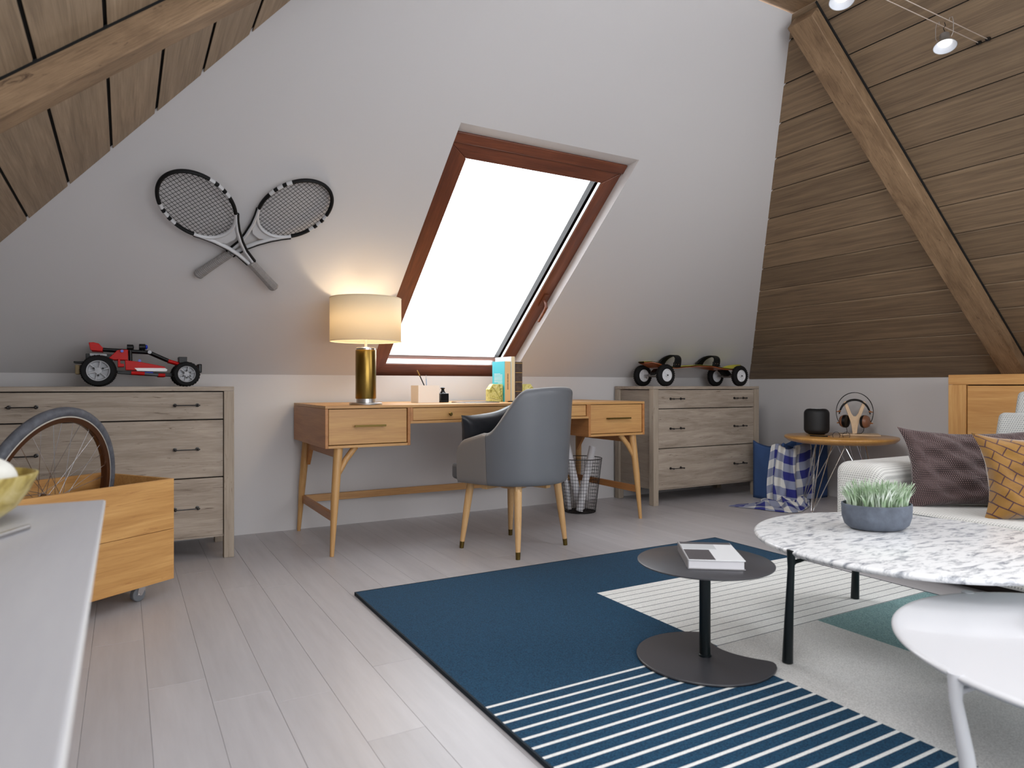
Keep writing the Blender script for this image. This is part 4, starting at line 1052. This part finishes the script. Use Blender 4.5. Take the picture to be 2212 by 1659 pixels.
# cabinet behind the sofa
cb = thing('cabinet', 'honey coloured wooden cabinet against the wall behind the sofa', 'cabinet', (4.60, 1.55, 0))
cx0, cx1, cy0, cy1, ch = 4.39, 4.79, .80, 2.315, .936
def CB(x0, y0, z0, x1, y1, z1): return MB().box(x0-4.6, y0-1.55, z0, x1-4.6, y1-1.55, z1)
obj('carcass', CB(cx0+.03, cy0+.01, .02, cx1-.01, cy1-.01, ch-.06), dark_gap, cb)
obj('side_post', CB(cx0, cy1-.10, 0, cx1, cy1, ch-.061), cab_wood_v, cb, bev=.002); obj('side_post', CB(cx0, cy0, 0, cx1, cy0+.10, ch-.061), cab_wood_v, cb, bev=.002)
obj('top', CB(cx0, cy0, ch-.06, cx1, cy1, ch), cab_wood, cb, bev=.002)
for y0, y1 in ((cy0+.105, 1.555), (1.56, cy1-.106)): obj('door', CB(cx0+.006, y0, .05, cx0+.03, y1, ch-.066), cab_wood, cb, bev=.002)

# ------------------------------------------------------------------ blue bag, plaid blanket
bag = MB(); rnd = random.Random(4)
bx0, bx1, by0, by1, bh = 4.27, 4.775, 3.42, 3.70, .445
def bagf(k):
    def g(u, v):
        per = [(bx0, by1), (bx0, by0), (bx1, by0), (bx1, by1), (bx0, by1)]; s = u*4; i = min(int(s), 3); f = s-i
        x_ = per[i][0]+(per[i+1][0]-per[i][0])*f; y_ = per[i][1]+(per[i+1][1]-per[i][1])*f
        sag = (math.sin(math.pi*f)**.8)*(.045 if i in (0, 2) else .06)*v
        bulge = .018*math.sin(math.pi*f)*math.sin(math.pi*min(v*1.1, 1)) + .006*math.sin(9*v+5*f+i)*math.sin(math.pi*f)
        nx_, ny_ = ((-1, 0), (0, -1), (1, 0), (0, 1))[i]
        if k: x_ += -nx_*.012; y_ += -ny_*.012
        return (x_+nx_*bulge*.8, y_+ny_*bulge*.3, (bh*v-sag)+.004*(k))
    return g
bag.grid(bagf(0), 48, 16); bag.box(bx0+.01, by0+.01, .002, bx1-.01, by1-.01, .008)
bg_ = obj('storage_bag', bag, bluecloth, ang=60, solid=.006); tag(bg_, 'soft blue fabric bag on the floor beside the right dresser', 'bag')
bl = MB(); pa = [(4.247, 3.495), (4.245, 3.465), (4.244, 3.43), (4.256, 3.395), (4.31, 3.388), (4.40, 3.386), (4.50, 3.387), (4.545, 3.39)]
def ppath(t):
    s = t*(len(pa)-1); i = min(int(s), len(pa)-2); f = s-i; return Vector((pa[i][0]+(pa[i+1][0]-pa[i][0])*f, pa[i][1]+(pa[i+1][1]-pa[i][1])*f, 0))
def drape(u, v):
    flare = 1+.0*v; p = ppath(u); q_ = ppath(min(1, u+.02))-ppath(max(0, u-.02)); n = Vector((q_.y, -q_.x, 0)).normalized()
    n = Vector((-abs(n.x), -abs(n.y), 0)) if True else n
    fold = .020*math.sin(u*24+1.3*math.sin(v*3))*(.4+.8*v)+.008*math.sin(u*43+v*3)
    p = p+n*(fold+.014+.02*v)
    z = .428*(1-v)+.022*v+.014*math.sin(u*9)*(1-v)+.035*max(0, 1-u*2.2)*(0)
    if v < .06: p = p-n*(.06-v)*.55; z = .415+.02*math.sin(u*9)-.0+.0*(v)
    # narrow at the left foot
    return (p.x-.03*v*(1-u), p.y, z)
bl.grid(drape, 90, 40, uv=lambda u, v: (u*3.4+.12*math.sin(v*4), v*3.3+.12*math.sin(u*8)))
def curve(P_, u):
    s = u*(len(P_)-1); i = min(int(s), len(P_)-2); f = s-i; p0, p1, p2, p3 = P_[max(i-1, 0)], P_[i], P_[i+1], P_[min(i+2, len(P_)-1)]
    return [.5*((2*p1[j])+(-p0[j]+p2[j])*f+(2*p0[j]-5*p1[j]+4*p2[j]-p3[j])*f*f+(-p0[j]+3*p1[j]-3*p2[j]+p3[j])*f**3) for j in range(2)]
Oc = [(3.785, 3.50), (3.86, 3.33), (3.90, 3.20), (3.955, 3.11), (4.05, 3.10), (4.17, 3.15), (4.27, 3.20), (4.36, 3.26)]
Ic = [(3.80, 3.515), (3.98, 3.50), (4.10, 3.50), (4.20, 3.50), (4.225, 3.43), (4.26, 3.375), (4.36, 3.37), (4.50, 3.37)]
def pool(u, v):
    o = curve(Oc, u); i = curve(Ic, u); x_ = i[0]+(o[0]-i[0])*v; y_ = i[1]+(o[1]-i[1])*v
    am = math.sin(math.pi*v)**.7*min(1, u*2.2)*(1 if u < .9 else (1-u)*10)
    z = .004+am*(.026+.016*math.sin(u*23+4*v)+.012*math.sin(u*41-7*v)+.010*math.sin(v*13+u*9))
    return (x_+.012*am*math.sin(u*37+v*8), y_+.012*am*math.cos(u*29+v*6), max(.003, z+(.02*(1-v)**2 if u > .3 else 0)))
bl.grid(pool, 110, 26, uv=lambda u, v: (u*6.5+v*.6, v*2.4+.35*math.sin(u*7)))
bo_ = obj('plaid_blanket', bl, plaid, ang=80, solid=.003); tag(bo_, 'blue and white checked blanket draped over the blue bag onto the floor', 'blanket')

# ------------------------------------------------------------------ round wire-legged side table, speaker, headphones
rt = thing('side_table', 'round wooden side table on crossed chrome rods beside the sofa', 'table', (4.42, 3.06, 0))
RZ = .512
obj('tabletop', MB().lathe([(.30, RZ-.045), (.345, RZ-.035), (.367, RZ-.018), (.370, RZ-.012), (.370, RZ-.004), (.366, RZ)], 80), side_wood, rt, ang=50)
for k in range(4):
    fa = R(180+k*90); ft = Vector((.305*math.cos(fa), .305*math.sin(fa), .004))
    for j, da in enumerate((-48, -16, 16, 48)):
        a = fa+R(da); tp = Vector((.16*math.cos(a), .16*math.sin(a), RZ-.045))
        f2 = ft+Vector((-math.sin(fa), math.cos(fa), 0))*((j-1.5)*.006)
        obj('leg_rod', MB().cyl(f2, tp, .0035, n=8), chrome, rt)
    obj('foot', MB().lathe([(.011, -.004), (.011, .002), (.006, .006)], 14, ft), chrome, rt)
obj('mount_ring', MB().torus((0, 0, RZ-.048), .16, .004, 48, 8), chrome, rt)
sk = thing('smart_speaker', 'rounded black mesh speaker on the round wooden side table', 'speaker', (4.435, 3.262, RZ+.0005))
Rs, Hs, cr_ = .087, .188, .035
pf = [(.055, 0), (.058, .003)]
for k in range(7): a = -math.pi/2+k*math.pi/12; pf.append((Rs-cr_+cr_*math.cos(a), .004+cr_+cr_*math.sin(a)))
for k in range(7): a = k*math.pi/12; pf.append((Rs-cr_+cr_*math.cos(a), Hs-cr_+cr_*math.sin(a)))
obj('body', MB().lathe(pf, 48), plain('black_mesh', '#15171a', .5, bump=.5, bscale=600), sk, ang=60); obj('touch_disc', MB().lathe([(.036, Hs), (.036, Hs+.001), (.034, Hs+.0015)], 32), whiteplastic, sk)

hs = thing('headphone_stand', 'Y-shaped pale wooden headphone stand on the side table', 'headphone stand', (4.62, 3.085, RZ+.0005), R(-52))
obj('base', MB().box(-.10, -.09, 0, .16, .09, .008), pale_wood, hs, bev=.001)
yp = [(-.014, .008), (.014, .008), (.020, .06), (.030, .105), (.062, .20), (.072, .235), (.060, .246), (.052, .238), (.022, .155), (.008, .135), (-.008, .135), (-.022, .155), (-.052, .238), (-.060, .246), (-.072, .235), (-.062, .20), (-.030, .105), (-.020, .06)]
obj('fork', MB().prism(yp, -.012, .012, 'y'), pale_wood, hs, bev=.0015)
hp = thing('headphones', 'black and walnut headphones with wire hoops hanging on the wooden stand', 'headphones', (4.62, 3.085, RZ+.0005), R(-52))
hb = MB()
hb.ring([(.100*math.cos(a), .0, .150+.108*math.sin(a)) for a in [math.pi*(k/24) for k in range(25)]], [.004]*25, 8)
for yy in (-.022, .022):
    hb.ring([(.121*math.cos(a)*(1), yy*math.sin(a), .165+.142*math.sin(a)) for a in [R(-38)+R(256)*k/36 for k in range(37)]], .0022, 8)
obj('wire_hoop', hb, black, hp)
def pad(u, v):
    a = R(18)+R(144)*u; return (.098*math.cos(a), (v-.5)*.05, .148+.103*math.sin(a)+.003*math.sin(math.pi*v))
obj('headband_pad', MB().grid(pad, 30, 6), black, hp, solid=.009, ang=60)
for s in (-1, 1):
    cp = MB(); cp.X = Matrix.Translation((s*.062, -.012, .098)) @ Matrix.Rotation(R(-30), 4, 'Z')
    cp.lathe([(.022, -s*.016), (.044, -s*.014), (.047, -s*.004), (.046, s*.006)][::s], 32, axis='x')
    cup = obj('ear_pad', cp, black, hp, ang=50)
    cp = MB(); cp.X = Matrix.Translation((s*.062, -.012, .098)) @ Matrix.Rotation(R(-30), 4, 'Z')
    cp.lathe([(.0465, s*.006), (.046, s*.012), (.038, s*.028), (.018, s*.036), (.002, s*.037)][::s], 32, axis='x'); obj('ear_cup', cp, walnut, cup, ang=60)
    cn = MB(); cn.ell((s*.098, 0, .17), .008, 10, 8); cn.ell((s*.100, -.012, .088), .009, 10, 8); cn.cyl((s*.098, 0, .17), (s*.118, 0, .166), .004, n=8); cn.cyl((s*.118, -.014, .085), (s*.09, -.014, .09), .004, n=8)
    obj('copper_joint', cn, copper, hp)
cab = MB(); cab.ring([(-.055, -.01, .055), (-.05, -.02, .03), (-.055, -.04, .012), (-.10, -.06, .0105)], .0018, 6)
cab.ring([(.06, -.02, .055), (.055, -.03, .03), (.04, -.045, .0135), (.0, -.055, .0105)], .0018, 6); obj('cable', cab, black, hp)
tl = thing('pair_of_glasses', 'thin dark spectacles lying at the front of the round side table', 'glasses', (4.30, 2.97, RZ+.0005), R(-35))
gg = MB()
for s in (-1, 1): gg.torus((s*.033, 0, .014), .024, .0015, 24, 6, axis='y')
gg.cyl((-.009, 0, .018), (.009, 0, .018), .0013, n=6); obj('rims', gg, black, tl)
ga = MB(); ga.cyl((-.057, 0, .018), (-.055, .12, .003), .0014, n=6); ga.cyl((.057, 0, .018), (.055, .12, .003), .0014, n=6); obj('temple_arms', ga, black, tl)
kk = thing('pen', 'dark pen lying in front of the speaker on the side table', 'pen', (4.24, 3.10, RZ+.0045), R(-70)); obj('barrel', MB().cyl((-.06, 0, 0), (.06, 0, 0), .004, n=8), black, kk); obj('tip', MB().cyl((.06, 0, 0), (.072, 0, 0), .004, .001, n=8), copper, kk)

# ------------------------------------------------------------------ crate with bicycle wheel
CRA = R(35)
crt = thing('crate', 'honey wooden storage crate on castors holding a bicycle wheel', 'crate', (.181, 3.152, 0), CRA)
# local: x from -CW..0 (front face runs along x), y 0..CD
CW, CD, c0z, c1z = .72, .46, .072, .486; tw = .014
obj('front_board', MB().box(-CW, 0, c0z, 0, tw, (c0z+c1z)/2-.0008), crate_wood, crt, bev=.001); obj('front_board', MB().box(-CW, 0, (c0z+c1z)/2+.0008, 0, tw, c1z), crate_wood, crt, bev=.001)
obj('back_board', MB().box(-CW, CD-tw, c0z, 0, CD, c1z), crate_wood, crt, bev=.001)
obj('end_board', MB().box(-tw, tw, c0z, 0, CD-tw, c1z), crate_wood, crt, bev=.001); obj('end_board', MB().box(-CW, tw, c0z, -CW+tw, CD-tw, c1z), crate_wood, crt, bev=.001)
obj('bottom_board', MB().box(-CW+tw, tw, c0z, -tw, CD-tw, c0z+.012), crate_wood, crt)
for (x_, y_) in ((-.10, .07), (-CW+.09, .07), (-.10, CD-.07), (-CW+.09, CD-.07)):
    w_ = MB().lathe([(.026, -.011), (.028, -.009), (.028, .009), (.026, .011)], 28, (x_-.012, y_, .0285), 'y'); co = obj('castor_wheel', w_, plain('grey_castor', '#6c7075', .4) if 'grey_castor' not in MATS else MATS['grey_castor'], crt)
    f_ = MB(); 
    for e in (-.0145, .0125): f_.prism([(x_-.024, .026), (x_-.004, .022), (x_+.016, .052), (x_+.012, .066), (x_-.014, .066)], y_+e, y_+e+.002, 'y')
    f_.box(x_-.022, y_-.02, .066, x_+.022, y_+.02, .072); f_.cyl((x_-.012, y_-.016, .0285), (x_-.012, y_+.016, .0285), .005, n=10); obj('castor_fork', f_, chrome, co)
bwz = thing('bicycle_wheel', 'bicycle wheel with grey tyre standing in the wooden crate', 'wheel', (-.245, 3.10, .4505))
RWh = .355
# local: wheel plane x-z, axis y
tm = MB().torus((0, 0, 0), RWh-.019, .0195, 96, 14, axis='y'); obj('tyre', tm, greyrub, bwz)
obj('whitewall', MB().torus((0, 0, 0), RWh-.036, .0120, 96, 10, axis='y', flat=1.25), plain('cream_sidewall', '#b9b4aa', .5), bwz)
rimp = [(RWh-.058, -.006), (RWh-.056, -.013), (RWh-.036, -.0145), (RWh-.036, .0145), (RWh-.056, .013), (RWh-.058, .006)]
rm = MB().lathe(rimp+[rimp[0]], 96, axis='y', cap0=False, cap1=False); obj('rim', rm, plain('brown_rim', '#5e3d28', .25, .5), bwz, ang=50)
obj('hub', MB().lathe([(.004, -.055), (.004, -.040), (.019, -.036), (.019, -.033), (.008, -.030), (.008, .030), (.019, .033), (.019, .036), (.004, .040), (.004, .055)], 24, axis='y'), chrome, bwz)
spk = plain('spoke_steel', '#c9c9cb', .25, .9)
for k in range(36):
    a = k*math.pi/18; sd = 1 if k % 2 else -1; off_ = R(75)*(1 if (k//2) % 2 else -1)
    obj('spoke', MB().cyl((.018*math.cos(a+off_), sd*.034, .018*math.sin(a+off_)), ((RWh-.057)*math.cos(a), sd*.003, (RWh-.057)*math.sin(a)), .0011, n=5), spk, bwz)
uu = Vector((.545, .838, 0)).normalized(); ax = Vector((.838, -.545, 0)).normalized()
upv = (Vector((0, 0, 1))+ax*.17).normalized(); ay = upv.cross(uu).normalized()
bwz.matrix_world = frame((-.240, 3.085, .0865+RWh*upv.z+.003), uu, ay, upv)

# ------------------------------------------------------------------ foreground table with bowl
TZ = .64
ft_ = thing('table', 'pale wooden table top in the left foreground with the bowl on it', 'table', (-.43, .98, 0))
tx0, tx1, ty0, ty1 = -.85, -.033, .30, 1.607
obj('tabletop', MB().box(tx0+.43, ty0-.98, TZ-.011, tx1+.43, ty1-.98, TZ), [greywood], ft_, bev=.0035, seg=3)
obj('edge_strip', MB().box(tx1+.43-.001, ty0-.98+.004, TZ-.0095, tx1+.43+.0012, ty1-.98-.004, TZ-.0015), edgewhite, ft_, bev=.0005)
for (x_, y_) in ((-.33, -.55), (-.33, .45), (.12, -.55), (.12, .45)): obj('leg', MB().box(x_-.02, y_-.02, 0, x_+.02, y_+.02, TZ-.011), greywood, ft_, bev=.002)
bwl = thing('bowl', 'mottled yellow ceramic bowl at the left end of the foreground table', 'bowl', (-.253, 1.42, TZ+.0005))
bp_ = [(.050, 0), (.068, .004), (.095, .024), (.114, .052), (.1255, .078), (.126, .0815), (.1225, .0825), (.110, .056), (.090, .030), (.061, .012), (.002, .010)]
obj('bowl_body', MB().lathe(bp_, 64, cap1=False), bowlm, bwl, ang=60)
eg = obj('stone_ball', MB().ell((0, 0, 0), (.045, .042, .040), 32, 20), stone, ang=80); eg.location = (-.198, 1.398, TZ+.0735); tag(eg, 'smooth pale stone egg lying in the yellow bowl', 'stone')
pn_ = thing('stylus', 'slim silver pen lying on the foreground table beside the bowl', 'pen', (-.163, 1.268, TZ+.0045), R(64))
obj('barrel', MB().cyl((-.08, 0, 0), (.068, 0, 0), .0042, n=14), steel, pn_); obj('cap', MB().cyl((.068, 0, 0), (.074, 0, 0), .0042, .002, n=14), steel, pn_)

# ------------------------------------------------------------------ cable lights
for (yy, lab) in ((1.536, 'thin tensioned lamp cable nearer the ridge rafter'), (1.500, 'thin tensioned lamp cable farther from the ridge rafter')):
    cbl = thing('lighting_cable', lab, 'cable', (3.157, yy, 2.32), group='tensioned lighting cables')
    obj('wire', MB().cyl((-2.585, 0, 0), (-.004, 0, 0), .0018, n=8), plain('pale_wire', '#b5a69a', .4, .3) if 'pale_wire' not in MATS else MATS['pale_wire'], cbl)
    for xx in (-.012, -2.575): obj('anchor', MB().cyl((xx-.006, 0, -.002), (xx+.012, 0, .006), .008, n=12), black, cbl)
def spot(xx, label):
    s = thing('spotlight', label, 'spotlight', (xx, 1.518, 2.32), group='silver spotlights hanging from the cables')
    hg = MB()
    for e in (-1, 1): hg.ring([(0, e*.018, .001), (0, e*.020, .012), (0, e*.030, .010), (0, e*.034, -.01), (0, e*.034, -.05), (0, e*.026, -.066)], .0013, 6)
    obj('hanger', hg, plain('bent_wire', '#9c958f', .4, .5) if 'bent_wire' not in MATS else MATS['bent_wire'], s)
    obj('flex', MB().ring([(0, 0, .002), (.008, 0, -.01), (-.008, 0, -.024), (.004, 0, -.036), (0, 0, -.045)], .0014, 6), black, s)
    piv = Matrix.Translation((0, 0, -.048)) @ Matrix.Rotation(R(14), 4, 'Y') @ Matrix.Rotation(R(-10), 4, 'X')
    m = MB(); m.X = piv; m.lathe([(.017, 0), (.018, -.003), (.018, -.028), (.022, -.034), (.034, -.046), (.0425, -.058), (.0415, -.058), (.033, -.047), (.02, -.036), (.016, -.034)], 32, cap1=False); obj('housing', m, plain('spot_metal', '#8b8681', .35, .6) if 'spot_metal' not in MATS else MATS['spot_metal'], s, ang=50)
    m = MB(); m.X = piv; m.lathe([(.0405, -.0575), (.031, -.0475), (.019, -.0375), (.001, -.036)][::-1], 32, cap0=False, cap1=False); obj('reflector', m, plain('spot_reflector', '#c3c7d0', .35) if 'spot_reflector' not in MATS else MATS['spot_reflector'], s)
    m = MB(); m.X = piv; m.ell((0, 0, -.044), (.020, .020, .007), 20, 10); obj('lamp_bulb', m, bulb, s)
    l_ = bpy.data.lights.new('spot_beam', 'SPOT'); l_.energy = 6; l_.spot_size = R(95); l_.spot_blend = .8; l_.shadow_soft_size = .03; l_.color = (1, .96, .92)
    lo_ = bpy.data.objects.new('spot_beam', l_); COL.objects.link(lo_); lo_.parent = s; lo_.matrix_local = piv @ Matrix.Translation((0, 0, -.062))
    return s, lo_
spot(2.851, 'silver cable spotlight nearest the cable ends'); spot(2.20, 'silver cable spotlight close to the top edge beside the rafter')

# two spotlights added out of view as fill light, nearer the left end of the cables, turned towards the sofa and the right wall
for xx, lab in ((1.50, 'added out-of-view fill spotlight turned to the sofa, second from the left cable end'), (.95, 'added out-of-view fill spotlight turned to the sofa, next to the left cable end')):
    s_o, l_o = spot(xx, lab); l_o.data.energy = 42; l_o.data.spot_size = R(72); l_o.data.shadow_soft_size = .10; l_o.data.spot_blend = 1.0
    tgt = Vector((4.84, 3.0, .35)); src = Vector((xx, 1.518, 2.20)); l_o.parent = None
    l_o.matrix_world = Matrix.Translation(src) @ (tgt-src).to_track_quat('-Z', 'Y').to_matrix().to_4x4()
    for ch in s_o.children:
        if ch.type == 'MESH' and ch.name.split('.')[0] in ('housing', 'reflector', 'lamp_bulb'):
            ch.location = (0, 0, -.048); ch.rotation_euler = (0, 0, 0)
            for v in ch.data.vertices: v.co.z += .048
            ch.rotation_euler = (R(24), R(-62), 0)
